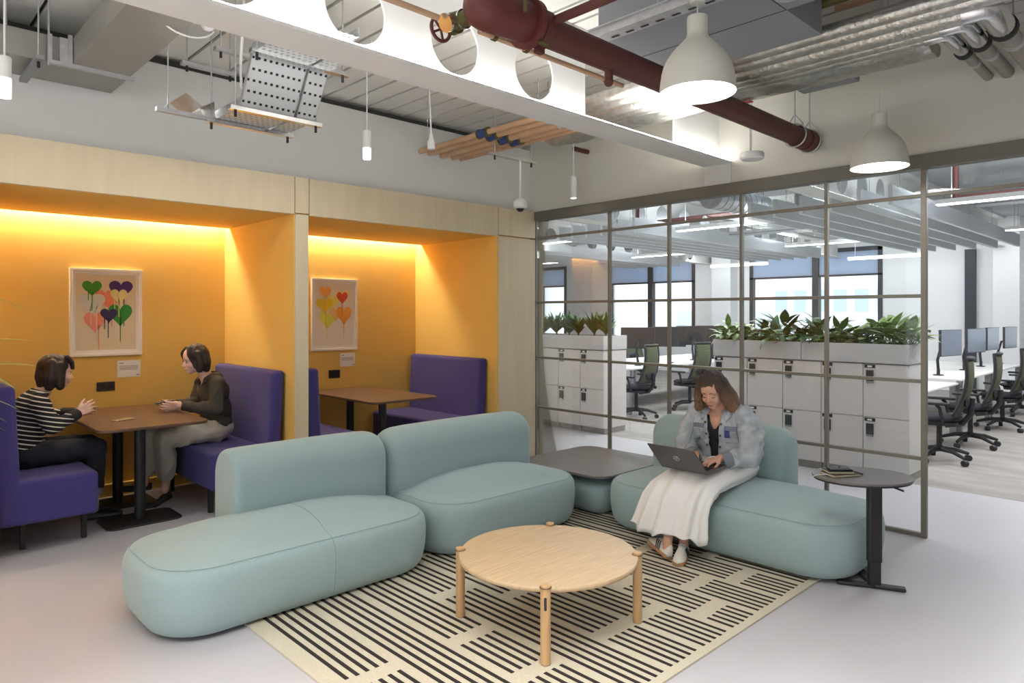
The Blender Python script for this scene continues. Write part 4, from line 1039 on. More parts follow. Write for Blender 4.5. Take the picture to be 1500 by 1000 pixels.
# palm at the left edge, just outside the frame with fronds reaching in
t = thing('potted_palm', 'green palm whose narrow fronds reach in at the left edge', 'plant', (-.15, 3.15, 0))
MB().lathe([(.001, 0), (.16, 0), (.20, .36), (.185, .36), (.18, .33), (.001, .33)], n=32).build('pot', plantm, t, smooth=True, ang=50)
MB().lathe([(.001, .334), (.178, .332)], n=24).build('soil', soil, t)
fr = MB(); sm = MB(); rnd = random.Random(5)
frond = mat('palm_green', srgb(120, 150, 60), .45, var=.25, vscale=14)
tips = [(.42, -.12, 1.40), (.43, -.02, 1.30), (.38, .1, 1.22), (.36, -.2, 1.60), (-.3, .3, 1.5), (-.5, -.1, 1.3), (0, -.5, 1.4), (.1, .5, 1.3), (-.3, -.4, 1.6), (.20, .2, 1.75)]
for k, (dx, dy, z) in enumerate(tips):
    p0 = Vector((rnd.uniform(-.04, .04), rnd.uniform(-.04, .04), .33)); p3 = Vector((dx, dy, z)); p1 = p0.lerp(p3, .35) + Vector((0, 0, .35)); pts = []
    for j in range(13):
        u = j / 12; pts.append((1 - u) ** 2 * p0 + 2 * u * (1 - u) * p1 + u * u * p3)
    sm.tube(pts, [.007 - .005 * j / 12 for j in range(13)], 6)
    d = (pts[12] - pts[10]).normalized(); az = math.atan2(d.y, d.x)
    for j in range(5, 13):
        for s in (-1, 1):
            leaf(fr, pts[j], az + s * rnd.uniform(.35, .9), rnd.uniform(-.35, .35), rnd.uniform(.20, .30), .016, rnd.uniform(.2, .8), 6, .2)
fr.build('fronds', frond, t, smooth=True); sm.build('stalks', frond, t, smooth=True)
# ================================================================ people
from mathutils.bvhtree import BVHTree
skinc = mat('skin_warm', srgb(214, 164, 140), .5, var=.04, vscale=20)
skinp = mat('skin_pale', srgb(222, 180, 162), .5, var=.04, vscale=20)
lipm = mat('lips', srgb(176, 98, 92), .45)
hairm = mat('brow_dark', srgb(48, 34, 28), .8)
eyew = mat('eye_white', srgb(228, 222, 216), .3); eyei = mat('iris_brown', srgb(52, 34, 24), .25)
def remesh(mb, voxel, smooth=4, name='m', disp=None):
    me = mb.mesh(name); o = bpy.data.objects.new(name, me); C.objects.link(o)
    r = o.modifiers.new('r', 'REMESH'); r.mode = 'VOXEL'; r.voxel_size = voxel; r.adaptivity = 0
    s = o.modifiers.new('s', 'SMOOTH'); s.factor = .5; s.iterations = smooth
    dg = bpy.context.evaluated_depsgraph_get(); me2 = bpy.data.meshes.new_from_object(o.evaluated_get(dg))
    bpy.data.objects.remove(o); bpy.data.meshes.remove(me)
    if disp:
        ns = [v.normal.copy() for v in me2.vertices]
        for v, n in zip(me2.vertices, ns): v.co += n * disp(v.co, n)
    for p in me2.polygons: p.use_smooth = True
    me2.name = name
    return me2
def link(me, name, m, parent):
    me.materials.clear(); me.materials.append(m); o = bpy.data.objects.new(name, me); C.objects.link(o); o.parent = parent; o.data.name = name
    return o
def cut(me, pred):
    bm = bmesh.new(); bm.from_mesh(me); bm.verts.ensure_lookup_table()
    bmesh.ops.delete(bm, geom=[v for v in bm.verts if pred(v.co, v.normal)], context='VERTS')
    for _ in range(8):
        new = {}
        for v in bm.verts:
            nb = [e.other_vert(v).co for e in v.link_edges if e.is_boundary]
            if len(nb) == 2: new[v] = v.co * .5 + (nb[0] + nb[1]) * .25
        for v, c in new.items(): v.co = c
    bm.to_mesh(me); bm.free()
def solid(o, th, off=-1): 
    s = o.modifiers.new('th', 'SOLIDIFY'); s.thickness = th; s.offset = off
def wr(amp, sc, seed=0, st=(1, 1, 1)):
    def f(co, n):
        q = Vector((co.x * st[0], co.y * st[1], co.z * st[2])) * sc + Vector((seed, seed * .7, 0))
        a = 1 - abs(noise.noise(q)) * 2
        return amp * (a * a - .35) + amp * .5 * noise.noise(q * 2.2)
    return f
def headM(c, pitch, yaw=0, roll=0, s=1.0):
    """head frame : +x face, +z up. pitch down positive, yaw left positive"""
    return Matrix.Translation(c) @ Matrix.Rotation(yaw, 4, 'Z') @ Matrix.Rotation(pitch, 4, 'Y') @ Matrix.Rotation(roll, 4, 'X') @ Matrix.Scale(s, 4)
def head_shapes(mb, M):
    k = len(mb.v)
    mb.ell((-.012, 0, .030), (.096, .076, .086), nu=28, nv=18)
    mb.ell((.022, 0, -.025), (.066, .060, .085), nu=24, nv=16)
    mb.ell((.048, 0, -.086), (.032, .032, .026)).ell((.016, 0, -.062), (.052, .054, .042))
    for s in (-1, 1):
        mb.ell((.050, s * .034, -.034), (.030, .024, .028)).ell((.062, s * .026, .018), (.020, .028, .012))
        mb.ell((-.002, s * .076, -.014), (.017, .009, .030)).ell((.089, s * .011, -.038), (.010, .008, .008))
    mb.caps((.080, 0, .004), (.0985, 0, -.034), .0085, .0105)
    mb.ell((.083, 0, -.062), (.011, .021, .006)).ell((.081, 0, -.071), (.012, .018, .007))
    mb.xf(M, k)
def hand(mb, w, d, n, side, curl=.5, spread=.0, sc=.95, thumb=.6):
    """w wrist, d direction to the fingers, n palm-facing direction, side +1 if the thumb is on d x n side"""
    w = Vector(w); d = Vector(d).normalized(); n = (Vector(n) - d * Vector(n).dot(d)).normalized(); s = d.cross(n).normalized() * side
    mb.caps(w - d * .03, w + d * .015, .024 * sc, .022 * sc)
    offs = [.030, .010, -.010, -.029]; Ls = [.068, .076, .071, .055]
    for k in range(4):
        base = w + d * (.082 - .006 * abs(k - 1)) * sc + s * offs[k] * sc
        mb.caps(w + d * .012 + s * offs[k] * .55 * sc, base, .0145 * sc, .0115 * sc)
        p = base; dd = (d + s * spread * offs[k] * 14).normalized()
        for j, (f_, r_) in enumerate(((.45, .0088), (.31, .0080), (.24, .0072))):
            c_ = curl if not isinstance(curl, (list, tuple)) else curl[k]
            a = c_ * (1.0 if j else .7)
            dd = (dd * math.cos(a) + n * math.sin(a)).normalized(); nn = (n - dd * n.dot(dd)).normalized()
            q = p + dd * Ls[k] * f_ * sc; mb.caps(p, q, r_ * sc, (r_ - .0006) * sc, 10); p = q; n_ = nn
    b = w + d * .02 * sc + s * .022 * sc; dd = (d * .75 + s * .6 + n * .45 * thumb).normalized()
    q = b + dd * .042 * sc; mb.caps(b, q, .0145 * sc, .0105 * sc)
    dd = (dd + d * .5 + n * .2 * thumb).normalized(); q2 = q + dd * .032 * sc; mb.caps(q, q2, .0100 * sc, .0090 * sc)
    q3 = q2 + (dd + d * .25).normalized() * .024 * sc; mb.caps(q2, q3, .0088 * sc, .0074 * sc)
def face_parts(t, M, closed=False, skin=None, smile=0):
    for s in (-1, 1):
        MB().ell((.0655 if closed else .0680, s * .029, -.004), (.0125, .0135, .0095)).xf(M).build('eye', skin if closed else eyew, t, smooth=True)
        if not closed: MB().ell((.0782, s * .029, -.005), (.0042, .0066, .0070)).xf(M).build('iris', eyei, t, smooth=True)
        else: MB().tube([(.0800, s * .017, -.009), (.0825, s * .029, -.0120), (.0765, s * .041, -.009)], .0021, 6).xf(M).build('eyelashes', hairm, t, smooth=True)
        if not closed: MB().tube([(.0785, s * .016, .002), (.0840, s * .028, .0065), (.076, s * .042, .002)], .0018, 6).xf(M).build('eyelashes', hairm, t, smooth=True)
        MB().tube([(.0835, s * .013, .019), (.0835, s * .028, .0245), (.074, s * .044, .019)], [.0018, .0020, .0008], 8).xf(M).build('eyebrow', hairm, t, smooth=True)
    MB().ell((.0885, 0, -.0622), (.0050, .0195, .0036)).ell((.0880, 0, -.0685), (.0055, .0160, .0044)).xf(M).build('lips', lipm, t, smooth=True)
def patch(bvh, y0, y1, z0, z1, name, m, parent, n=10, off=.003, dirv=(-1, 0, 0), th=.003, x0=1.0):
    d = Vector(dirv).normalized(); P = []
    for j in range(n + 1):
        for i in range(n + 1):
            o = Vector((x0, y0 + (y1 - y0) * i / n, z0 + (z1 - z0) * j / n))
            h = bvh.ray_cast(o, d)
            if h[0] is None: return None
            P.append(h[0] - d * off)
    mb = MB(); mb.add(P, [(j * (n + 1) + i, j * (n + 1) + i + 1, (j + 1) * (n + 1) + i + 1, (j + 1) * (n + 1) + i) for j in range(n) for i in range(n)])
    o = mb.build(name, m, parent, smooth=True); solid(o, th, 0); return o
def shoe(t, heel, yaw, pitch, roll, mats, L=.25, kind='sneaker', name='shoe'):
    M = Matrix.Translation(heel) @ Matrix.Rotation(yaw, 4, 'Z') @ Matrix.Rotation(-pitch, 4, 'Y') @ Matrix.Rotation(roll, 4, 'X')
    up, sole, st = mats
    S = [(0, .020), (.02, .030), (.06, .033), (.11, .034), (.16, .040), (.20, .041), (.225, .033), (.243, .019), (.25, .006)]
    k = L / .25
    def ring(x, w, z0, z1): return [(x * k, -w, z0), (x * k, w, z0), (x * k, w, z1), (x * k, -w, z1)]
    so = MB(); so.prism([(x * k, -w) for x, w in S] + [(x * k, w) for x, w in reversed(S)], 0, .022 if kind == 'sneaker' else .006); so.xf(M)
    hs = [(0, .060), (.02, .085), (.06, .092), (.095, .090), (.14, .070), (.18, .052), (.215, .044), (.24, .034), (.25, .026)]
    u = MB(); rings = []
    for (x, w), (_, h_) in zip(S, hs):
        if kind != 'sneaker': h_ = min(h_, .055) if x < .1 else min(h_, .038)
        w2 = w * .96; rr = []
        for a in range(9):
            q = PI * a / 8; rr.append((x * k, w2 * math.cos(q) * (1 - .12 * math.sin(q)), .012 + (h_ - .012) * math.sin(q) ** .8))
        rings.append(rr)
    u.loft(rings); u.xf(M)
    uo = u.build(name, up, t, smooth=True, ang=70)
    so.build('sole', sole, uo, smooth=False, bevel=.003)
    if kind == 'sneaker':
        for s in (-1, 1):
            m = MB()
            for j in range(3):
                x = .075 + j * .020
                m.tube([(x + .0, s * .0365, .022), (x + .010, s * .0345, .045), (x + .022, s * .026, .068)], .0032, 6)
            m.xf(M).build('side_stripes', st, uo, smooth=True)
        m = MB()
        for j in range(4): x = .105 + j * .018; z = .090 - j * .0085; m.tube([(x, -.020, z - .006), (x + .004, 0, z + .002), (x, .020, z - .006)], .0028, 6)
        m.xf(M).build('laces', white, uo, smooth=True)
    return uo

# ---------------------------------------------------------------- woman with laptop
W1 = thing('person', 'woman in pale denim jacket and long white skirt typing on laptop on the sofa', 'person', (4.24, 2.32, 0), PI)
HM1 = headM((.185, .0, 1.000), math.radians(24), math.radians(8), math.radians(3), .96)
b = MB()
head_shapes(b, HM1)
b.chain([(.075, 0, .86), (.12, 0, .93), (.155, 0, .975)], [.058, .047, .046])
b.ell((.05, 0, .76), (.10, .145, .13)).ell((.02, 0, .60), (.10, .13, .14)).ell((0, 0, .49), (.12, .165, .085)).caps((.08, -.13, .845), (.08, .13, .845), .048)
for s, el, wr_ in ((-1, (.17, -.215, .60), (.300, -.055, .590)), (1, (.13, .235, .60), (.275, .105, .588))):
    b.chain([(.08, s * .155, .83), el, wr_], [.048, .038, .024])
hand(b, (.300, -.055, .590), (1, .28, -.22), (0, 0, -1), -1, .26, .2)
hand(b, (.275, .105, .588), (1, -.42, -.20), (0, 0, -1), 1, .26, .2)
for s, kn, an in ((-1, (.475, -.085, .410), (.655, -.035, .115)), (1, (.475, .09, .410), (.555, .015, .11))):
    b.chain([(0, s * .085, .485), kn, an, (an[0], an[1], .07)], [.085, .054, .029, .030])
body = link(remesh(b, .0045, 3), 'body', skinc, W1)
face_parts(W1, HM1, True, skinc)
# jacket
den = mat('denim_light', srgb(172, 178, 183), .9, var=.20, vscale=16, bump=(500, .4, .002))
dens = mat('denim_seam', srgb(126, 134, 146), .9)
j = MB()
j.ell((.045, 0, .755), (.135, .195, .15)).ell((.015, 0, .62), (.150, .195, .14)).ell((.0, 0, .545), (.165, .20, .075)).caps((.075, -.135, .845), (.075, .135, .845), .068).ell((.06, 0, .84), (.08, .11, .06))
for s, el, wr_ in ((-1, (.17, -.22, .60), (.285, -.075, .575)), (1, (.13, .24, .60), (.255, .125, .57))):
    j.chain([(.075, s * .165, .825), ((.075 + el[0]) / 2 - .01, (s * .165 + el[1]) / 2 + s * .02, .715), el, wr_], [.078, .082, .070, .043])
jm = remesh(j, .008, 5, 'denim_jacket', wr(.015, 8, 3, (1, 1, 1.3)))
wd_ = lambda z: .022 + max(0, (z - .50)) * .075
cut(jm, lambda co, n: (co.x > .09 and abs(co.y + .005) < wd_(co.z) and co.z > .47 and co.z < .90 and n.x > -.2) or (co.z > .862 and abs(co.y) < .075 and co.x > .0))
for s, wr_, dr_ in ((-1, Vector((.285, -.075, .575)), Vector((1, .28, -.35))), (1, Vector((.255, .125, .57)), Vector((1, -.42, -.32)))):
    dd = dr_.normalized(); cut(jm, lambda co, n: (co - wr_).dot(dd) > .012 and (co - wr_).length < .09 and co.x > wr_.x - .05)
jo = link(jm, 'denim_jacket', den, W1); solid(jo, .008)
bv = BVHTree.FromPolygons([v.co for v in jm.vertices], [list(p.vertices) for p in jm.polygons])
for s in (-1, 1):
    patch(bv, s * .075, s * .150, .745, .775, 'pocket_flap', dens, jo, off=.004)
    patch(bv, s * .078, s * .147, .665, .745, 'pocket', den, jo, off=.003)
    patch(bv, s * (.155), s * .158, .60, .80, 'seam', dens, jo, off=.002, n=8)
    for q in range(4):
        z = .56 + q * .075; h = bv.ray_cast(Vector((1, s * (wd_(z) + .016) - .005, z)), Vector((-1, 0, 0)))
        if h[0]: MB().cyl(h[0] + Vector((.001, 0, 0)), h[0] + Vector((.006, 0, 0)), .008, 12).build('button', brass, jo)
patch(bv, .075, .105, .70, .745, 'pen_embroidery', mat('ink_blue', srgb(58, 60, 130), .7), jo, off=.008)
cw = MB()      # collar wings
for s in (-1, 1):
    A = [Vector((.0, s * .07, .925)), Vector((.06, s * .082, .918)), Vector((.115, s * .066, .890)), Vector((.15, s * .040, .862))]
    Bq = [Vector((-.03, s * .10, .875)), Vector((.06, s * .125, .875)), Vector((.135, s * .118, .850)), Vector((.175, s * .085, .800))]
    for k in range(3): cw.add([A[k], A[k + 1], Bq[k + 1], Bq[k]], [(0, 1, 2, 3)])
cw.add([Vector((.0, -.07, .925)), Vector((-.02, 0, .93)), Vector((.0, .07, .925)), Vector((-.03, .10, .875)), Vector((-.06, 0, .875)), Vector((-.03, -.10, .875))], [(0, 1, 4, 5), (1, 2, 3, 4)])
co_ = cw.build('collar', den, jo, smooth=True); solid(co_, .007, 0)
for s, el, wr_ in ((-1, (.17, -.22, .60), (.285, -.075, .575)), (1, (.13, .24, .60), (.255, .125, .57))):
    wv = Vector(wr_); dd = (wv - Vector(el)).normalized()
    MB().tube([wv - dd * .045, wv - dd * .02, wv + dd * .014], [.052, .051, .047], 24, cap=False).build('cuff', dens, jo, smooth=True)
# black vest top
v = MB(); v.ell((.05, 0, .745), (.118, .15, .14)).ell((.025, 0, .61), (.125, .15, .16)).ell((.0, 0, .53), (.13, .16, .07)).caps((.06, -.10, .84), (.06, .10, .84), .045)
vm = remesh(v, .009, 4, 'vest_top', wr(.003, 12, 1)); cut(vm, lambda co, n: co.z > .735 and co.x > .05 and abs(co.y) < (co.z - .735) * .55)
vo = link(vm, 'vest_top', mat('jersey_black', srgb(30, 30, 34), .9), W1); solid(vo, .004)
# skirt
sk = MB(); rings = []
pathS = [(-.13, .0, .47, 90, .10, .06), (-.11, 0, .475, 90, .175, .095), (0, 0, .475, 90, .195, .105), (.15, 0, .465, 88, .20, .095), (.30, -.01, .452, 85, .205, .088), (.42, -.02, .432, 75, .21, .092), (.50, -.03, .400, 45, .22, .095),
         (.545, -.045, .345, 15, .228, .090), (.56, -.06, .28, 4, .232, .085), (.565, -.07, .21, 0, .242, .10), (.57, -.08, .145, 0, .255, .115)]
import bisect
fine = []
for i in range(len(pathS) - 1):
    for q in range(4):
        u = q / 4; fine.append([a_ * (1 - u) + b_ * u for a_, b_ in zip(pathS[i], pathS[i + 1])])
fine.append(list(pathS[-1])); NR = 160
for i, (x, y, z, ang, hw, ht) in enumerate(fine):
    tt = i / (len(fine) - 1); a = math.radians(ang)       # ring normal: ang 90 = +x, 0 = down
    ux = Vector((math.cos(a), 0, math.sin(a)))           # in-plane 'thickness' direction
    amp = .004 + .020 * max(0, tt - .45) / .55
    rr = []
    for k in range(NR):
        q = 2 * PI * k / NR
        pl = amp * (math.sin(q * 9 + 1.2) * .6 + math.sin(q * 15 + 2 + tt * 2) * .4 + .6 * noise.noise(Vector((q * 2, tt * 3, 0))))
        ct = math.copysign(abs(math.cos(q)) ** .9, math.cos(q))
        p = Vector((x, y, z)) + ux * (ct * (ht + pl)) + Vector((0, math.sin(q) * (hw + pl), 0))
        if i == len(fine) - 1: p.z += .022 * math.sin(q * 3 + .4) + .012 * math.sin(q * 9)
        if z > .43 and p.z < .40: p.z = .40 + .2 * (p.z - .40) * 0
        if p.x < .40: p.z = max(p.z, .402)
        rr.append(p)
    rings.append(rr)
sk.loft(rings, True, False)
so_ = sk.build('skirt', mat('white_cotton', srgb(244, 242, 240), .85, bump=(120, .15, .003)), W1, smooth=True, ang=180); solid(so_, .003)
# hair : shoulder-length, wavy, lighter towards the ends (own dye)
hm1 = bpy.data.materials.new('hair_brown_ombre'); hm1.use_nodes = True; nt = hm1.node_tree; N = nt.nodes; L = nt.links
tc = N.new('ShaderNodeTexCoord'); sp = N.new('ShaderNodeSeparateXYZ'); L.new(tc.outputs['Object'], sp.inputs[0])
mr = N.new('ShaderNodeMapRange'); mr.inputs[1].default_value = 1.06; mr.inputs[2].default_value = .88; L.new(sp.outputs['Z'], mr.inputs[0])
rp = N.new('ShaderNodeValToRGB'); rp.color_ramp.elements[0].color = srgb(62, 47, 40); rp.color_ramp.elements[1].color = srgb(140, 104, 78); L.new(mr.outputs[0], rp.inputs[0])
b_ = N['Principled BSDF']; b_.inputs['Roughness'].default_value = .6; L.new(rp.outputs[0], b_.inputs['Base Color'])
nz = N.new('ShaderNodeTexNoise'); mp = N.new('ShaderNodeMapping'); mp.inputs['Scale'].default_value = (160, 160, 18); L.new(tc.outputs['Object'], mp.inputs[0]); L.new(mp.outputs[0], nz.inputs[0]); nz.inputs['Scale'].default_value = 1
bp = N.new('ShaderNodeBump'); bp.inputs['Strength'].default_value = .8; bp.inputs['Distance'].default_value = .01; L.new(nz.outputs[0], bp.inputs['Height']); L.new(bp.outputs[0], b_.inputs['Normal'])
hb = MB()
hb.ell((-.0225, 0, .048), (.0995, .089, .086), nu=28, nv=18).xf(HM1)
k0 = len(hb.v)
for s in (-1, 1):
    hb.chain([(.020, s * .045, .100), (.040, s * .078, .045), (.030, s * .098, -.04), (.012, s * .118, -.12)], [.022, .020, .034, .036])
    hb.chain([(-.02, s * .070, .06), (-.025, s * .095, -.02), (-.03, s * .110, -.10), (-.04, s * .100, -.155)], [.040, .048, .050, .030])
hb.chain([(-.07, 0, .05), (-.09, .0, -.05), (-.09, 0, -.13)], [.06, .07, .05]); hb.caps((-.07, -.06, -.10), (-.07, .06, -.10), .05)
hb.xf(HM1, k0)
def hd(co, n):
    q = co * 26; return .006 * noise.noise(Vector((q.x, q.y, q.z * .35))) + .006 * noise.noise(co * 14 + Vector((4, 0, 0))) + .003 * noise.noise(Vector((co.x * 90, co.y * 90, co.z * 12)))
ho = link(remesh(hb, .005, 2, 'hair', hd), 'hair', hm1, W1)
# loose strands round the outline
st = MB(); rnd = random.Random(3)
for k in range(240):
    a = rnd.uniform(.45 * PI, 1.55 * PI) if rnd.random() < .5 else rnd.uniform(.25 * PI, 1.75 * PI); r_ = rnd.uniform(.088, .112)
    p = Vector((math.cos(a) * r_ * .8 - .02, math.sin(a) * r_, rnd.uniform(-.04, .06))); pts = [p]
    if p.x > .03: continue
    for j_ in range(5):
        p = p + Vector((rnd.uniform(-.012, .012), math.copysign(rnd.uniform(-.004, .014), p.y), -.034)); pts.append(p)
    st.tube(pts, [.0003, .0009, .0009, .0008, .0007, .0004], 4)
st.xf(HM1).build('loose_strands', hm1, ho, smooth=True)
shw = mat('sneaker_white', srgb(222, 218, 208), .6); gum = mat('gum_sole', srgb(178, 134, 96), .6); stp = mat('stripe_navy', srgb(30, 32, 46), .6)
shoe(W1, (.686, -.008, .018), math.radians(-118), math.radians(6), math.radians(18), (shw, gum, stp), .25)
shoe(W1, (.508, -.002, .0125), math.radians(21), 0, 0, (shw, gum, stp), .25)
# laptop
lt = thing('laptop', 'dark grey laptop resting on the lap of the woman in denim', 'laptop', (3.72, 2.325, .535), PI)
lapm = mat('laptop_shell', srgb(96, 92, 94), .4, .3)
tilt = math.radians(8)
R1 = Matrix.Rotation(-tilt, 4, 'Y')
MB().box(-.235, 0, -.163, .163, -.008, .006).xf(Matrix.Rotation(math.radians(3), 4, 'Y')).build('base', lapm, lt, bevel=.002)
m = MB()
for r_ in range(5):
    for c_ in range(13): m.box(-.115 + r_ * .020, -.099 + r_ * .020, -.14 + c_ * .0216, -.122 + c_ * .0216, .006, .0075)
m.xf(Matrix.Rotation(math.radians(3), 4, 'Y')).build('keyboard', pureblk, lt)
LM = Matrix.Translation((.002, 0, .002)) @ Matrix.Rotation(math.radians(44), 4, 'Y')
lid = MB().box(-.004, .004, -.163, .163, 0, .222).xf(LM).build('lid', lapm, lt, bevel=.002)
MB().box(-.0048, -.004, -.153, .153, .010, .212).xf(LM).build('screen', mat('laptop_screen', srgb(60, 70, 90), .2), lid)
lg = MB().tube([(.0045, .020 * math.cos(a), .115 + .020 * math.sin(a)) for a in [2 * PI * k / 32 for k in range(33)]], .0011, 6)
LT = LM @ Matrix(((0, 0, 1, .0042), (1, 0, 0, 0), (0, 1, 0, .115), (0, 0, 0, 1)))
tx = text_mb('DELL', .016, LT, .0006); lg.xf(LM); lg.add(tx.v, tx.f)
lg.build('lid_logo', steel, lid)

# ---------------------------------------------------------------- striped-top woman (left bench)
W2 = thing('person', 'woman with dark bob in black and white striped top leaning on the booth table', 'person', (.862, 5.66, 0), 0)
HM2 = headM((.165, 0, 1.095), math.radians(6), math.radians(6), 0, .97)
b = MB(); head_shapes(b, HM2)
b.chain([(.06, 0, .93), (.10, 0, 1.0), (.13, 0, 1.05)], [.058, .048, .046])
b.ell((.02, 0, .83), (.10, .145, .13)).ell((-.02, 0, .68), (.10, .13, .14)).ell((-.03, 0, .56), (.11, .16, .085)).caps((.04, -.13, .915), (.04, .13, .915), .048)
a2 = [(-1, (.04, -.16, .90), (.10, -.215, .745), (.27, -.105, .805)), (1, (.04, .16, .90), (.10, .215, .77), (.28, .03, .795))]
for s, sh, el, wr_ in a2: b.chain([sh, el, wr_], [.046, .038, .024])
hand(b, (.27, -.105, .805), (.85, .18, .42), (.1, 1, -.2), 1, [.15, .35, .5, .6], .3)
hand(b, (.28, .03, .795), (.9, -.22, .22), (.2, -1, -.1), -1, [.3, .35, .45, .5], .3)
for s in (-1, 1): b.chain([(-.03, s * .085, .55), (.38, s * .10, .55), (.40, s * .09 + .14, .15), (.40, s * .09 + .14, .08)], [.08, .056, .036, .034])
link(remesh(b, .005, 3), 'body', skinp, W2); face_parts(W2, HM2, False, skinp)
strp = bpy.data.materials.new('striped_knit'); strp.use_nodes = True; nt = strp.node_tree; N = nt.nodes; L = nt.links
tc = N.new('ShaderNodeTexCoord'); sp = N.new('ShaderNodeSeparateXYZ'); L.new(tc.outputs['Object'], sp.inputs[0])
ad = N.new('ShaderNodeMath'); ad.operation = 'MULTIPLY_ADD'; ad.inputs[1].default_value = .25; L.new(sp.outputs['X'], ad.inputs[0]); L.new(sp.outputs['Z'], ad.inputs[2])
m1 = N.new('ShaderNodeMath'); m1.operation = 'MULTIPLY'; m1.inputs[1].default_value = 1 / .030; L.new(ad.outputs[0], m1.inputs[0])
m2 = N.new('ShaderNodeMath'); m2.operation = 'FRACT'; L.new(m1.outputs[0], m2.inputs[0])
m3 = N.new('ShaderNodeMath'); m3.operation = 'GREATER_THAN'; m3.inputs[1].default_value = .74; L.new(m2.outputs[0], m3.inputs[0])
mx = N.new('ShaderNodeMix'); mx.data_type = 'RGBA'; L.new(m3.outputs[0], mx.inputs[0]); mx.inputs[6].default_value = srgb(34, 30, 32); mx.inputs[7].default_value = srgb(222, 214, 200)
L.new(mx.outputs[2], N['Principled BSDF'].inputs['Base Color']); N['Principled BSDF'].inputs['Roughness'].default_value = .95
j = MB(); j.ell((.02, 0, .83), (.118, .165, .14)).ell((-.02, 0, .70), (.120, .155, .15)).ell((-.03, 0, .61), (.125, .165, .08)).caps((.04, -.125, .915), (.04, .125, .915), .060).ell((.03, 0, .925), (.07, .08, .05)).caps((.05, 0, .93), (.085, 0, .99), .066, .056)
for s, sh, el, wr_ in a2: j.chain([sh, el, wr_], [.062, .056, .034])
jm = remesh(j, .008, 4, 'striped_sweater', wr(.006, 10, 7)); 
for s, sh, el, wr_ in a2:
    wv = Vector(wr_); dd = (wv - Vector(el)).normalized(); cut(jm, lambda co, n: (co - wv).dot(dd) > -.004 and (co - wv).length < .08)
cut(jm, lambda co, n: co.z > .985 + (co.x - .06) * -.35 and abs(co.y) < .07)
jo = link(jm, 'striped_sweater', strp, W2); solid(jo, .006)
for s, sh, el, wr_ in a2:
    wv = Vector(wr_); dd = (wv - Vector(el)).normalized(); MB().tube([wv - dd * .08, wv - dd * .04, wv + dd * .0], [.047, .042, .036], 20, cap=False).build('cuff', fabblk, jo, smooth=True)
jn = mat('jeans_dark', srgb(40, 40, 50), .9, var=.1)
p = MB(); p.ell((-.03, 0, .565), (.13, .175, .095))
for s in (-1, 1): p.chain([(-.02, s * .085, .555), (.38, s * .10, .552), (.40, s * .09 + .11, .25)], [.092, .072, .058])
link(remesh(p, .009, 4, 'jeans', wr(.006, 9, 2)), 'jeans', jn, W2)
for s in (-1, 1): MB().tube([(.40, s * .09 + .105, .27), (.40, s * .09 + .12, .20)], .056, 20, cap=False).build('jean_cuff', mat('jean_cuff', srgb(150, 150, 156), .9) if 'jean_cuff' not in MATS else MATS['jean_cuff'], W2, smooth=True)
def bob(M, mt, parent, fringe, seed, lift=0):
    h = MB(); h.ell((-.026, 0, .038), (.099, .090, .092), nu=28, nv=18)
    for s in (-1, 1):
        h.chain([(-.005, s * .066, .05), (-.004, s * .082, -.03), (.008, s * .080, -.095 + lift)], [.036, .036, .030])
        h.chain([(-.05, s * .055, .05), (-.06, s * .070, -.04), (-.055, s * .062, -.105 + lift)], [.045, .042, .030])
        if not fringe: h.chain([(.035, s * .030, .105), (.060, s * .060, .06), (.052, s * .074, .0), (.035, s * .080, -.06)], [.018, .016, .013, .012])
    h.chain([(-.085, 0, .04), (-.092, 0, -.04), (-.080, 0, -.105 + lift)], [.045, .042, .034])
    if fringe:
        for q in range(-4, 5): h.chain([(.040, q * .013, .112), (.074, q * .015, .078), (.084, q * .0155, .030)], [.016, .012, .008])
    h.xf(M)
    def hd(co, n): return .004 * noise.noise(Vector((co.x * 50, co.y * 50, co.z * 9 + seed))) + .003 * noise.noise(co * 16)
    return link(remesh(h, .0045, 9, 'hair', hd), 'hair', mt, parent)
h2 = mat('hair_dark_red', srgb(44, 26, 26), .6, bump=(1, .35, .002), stretch=(160, 160, 10)); h3 = mat('hair_dark_brown', srgb(40, 28, 24), .6, bump=(1, .35, .002), stretch=(160, 160, 10))
bob(HM2, h2, W2, True, 1)
dks = mat('shoe_dark', srgb(38, 36, 38), .5)
for s in (-1, 1): shoe(W2, (.35, s * .09 + .14, .012), math.radians(8 * s), 0, 0, (dks, dks, dks), .235, 'flat')

# ---------------------------------------------------------------- woman in dark shirt (right bench)
W3 = thing('person', 'woman with dark bob in dark olive shirt and grey trousers holding a phone', 'person', (2.13, 5.76, 0), PI)
HM3 = headM((.145, 0, 1.135), math.radians(12), math.radians(4), 0, .96)
b = MB(); head_shapes(b, HM3)
b.chain([(.04, 0, .965), (.08, 0, 1.04), (.11, 0, 1.09)], [.056, .046, .044])
b.ell((.0, 0, .86), (.10, .14, .13)).ell((-.02, 0, .70), (.10, .125, .14)).ell((-.02, 0, .56), (.11, .16, .085)).caps((.02, -.125, .95), (.02, .125, .95), .046)
a3 = [(1, (.02, .155, .94), (.05, .20, .745), (.285, .10, .785)), (-1, (.02, -.155, .94), (.06, -.19, .75), (.28, -.04, .785))]
for s, sh, el, wr_ in a3: b.chain([sh, el, wr_], [.045, .037, .023])
hand(b, (.285, .10, .785), (1, -.25, .05), (.1, -1, .35), 1, [.2, .3, .35, .4], .15)
hand(b, (.28, -.04, .785), (1, .12, .05), (.1, 1, .4), -1, [.2, .3, .35, .4], .15)
lg3 = [((.40, .09, .545), (.345, -.05, .17)), ((.42, -.07, .56), (.47, -.14, .22))]
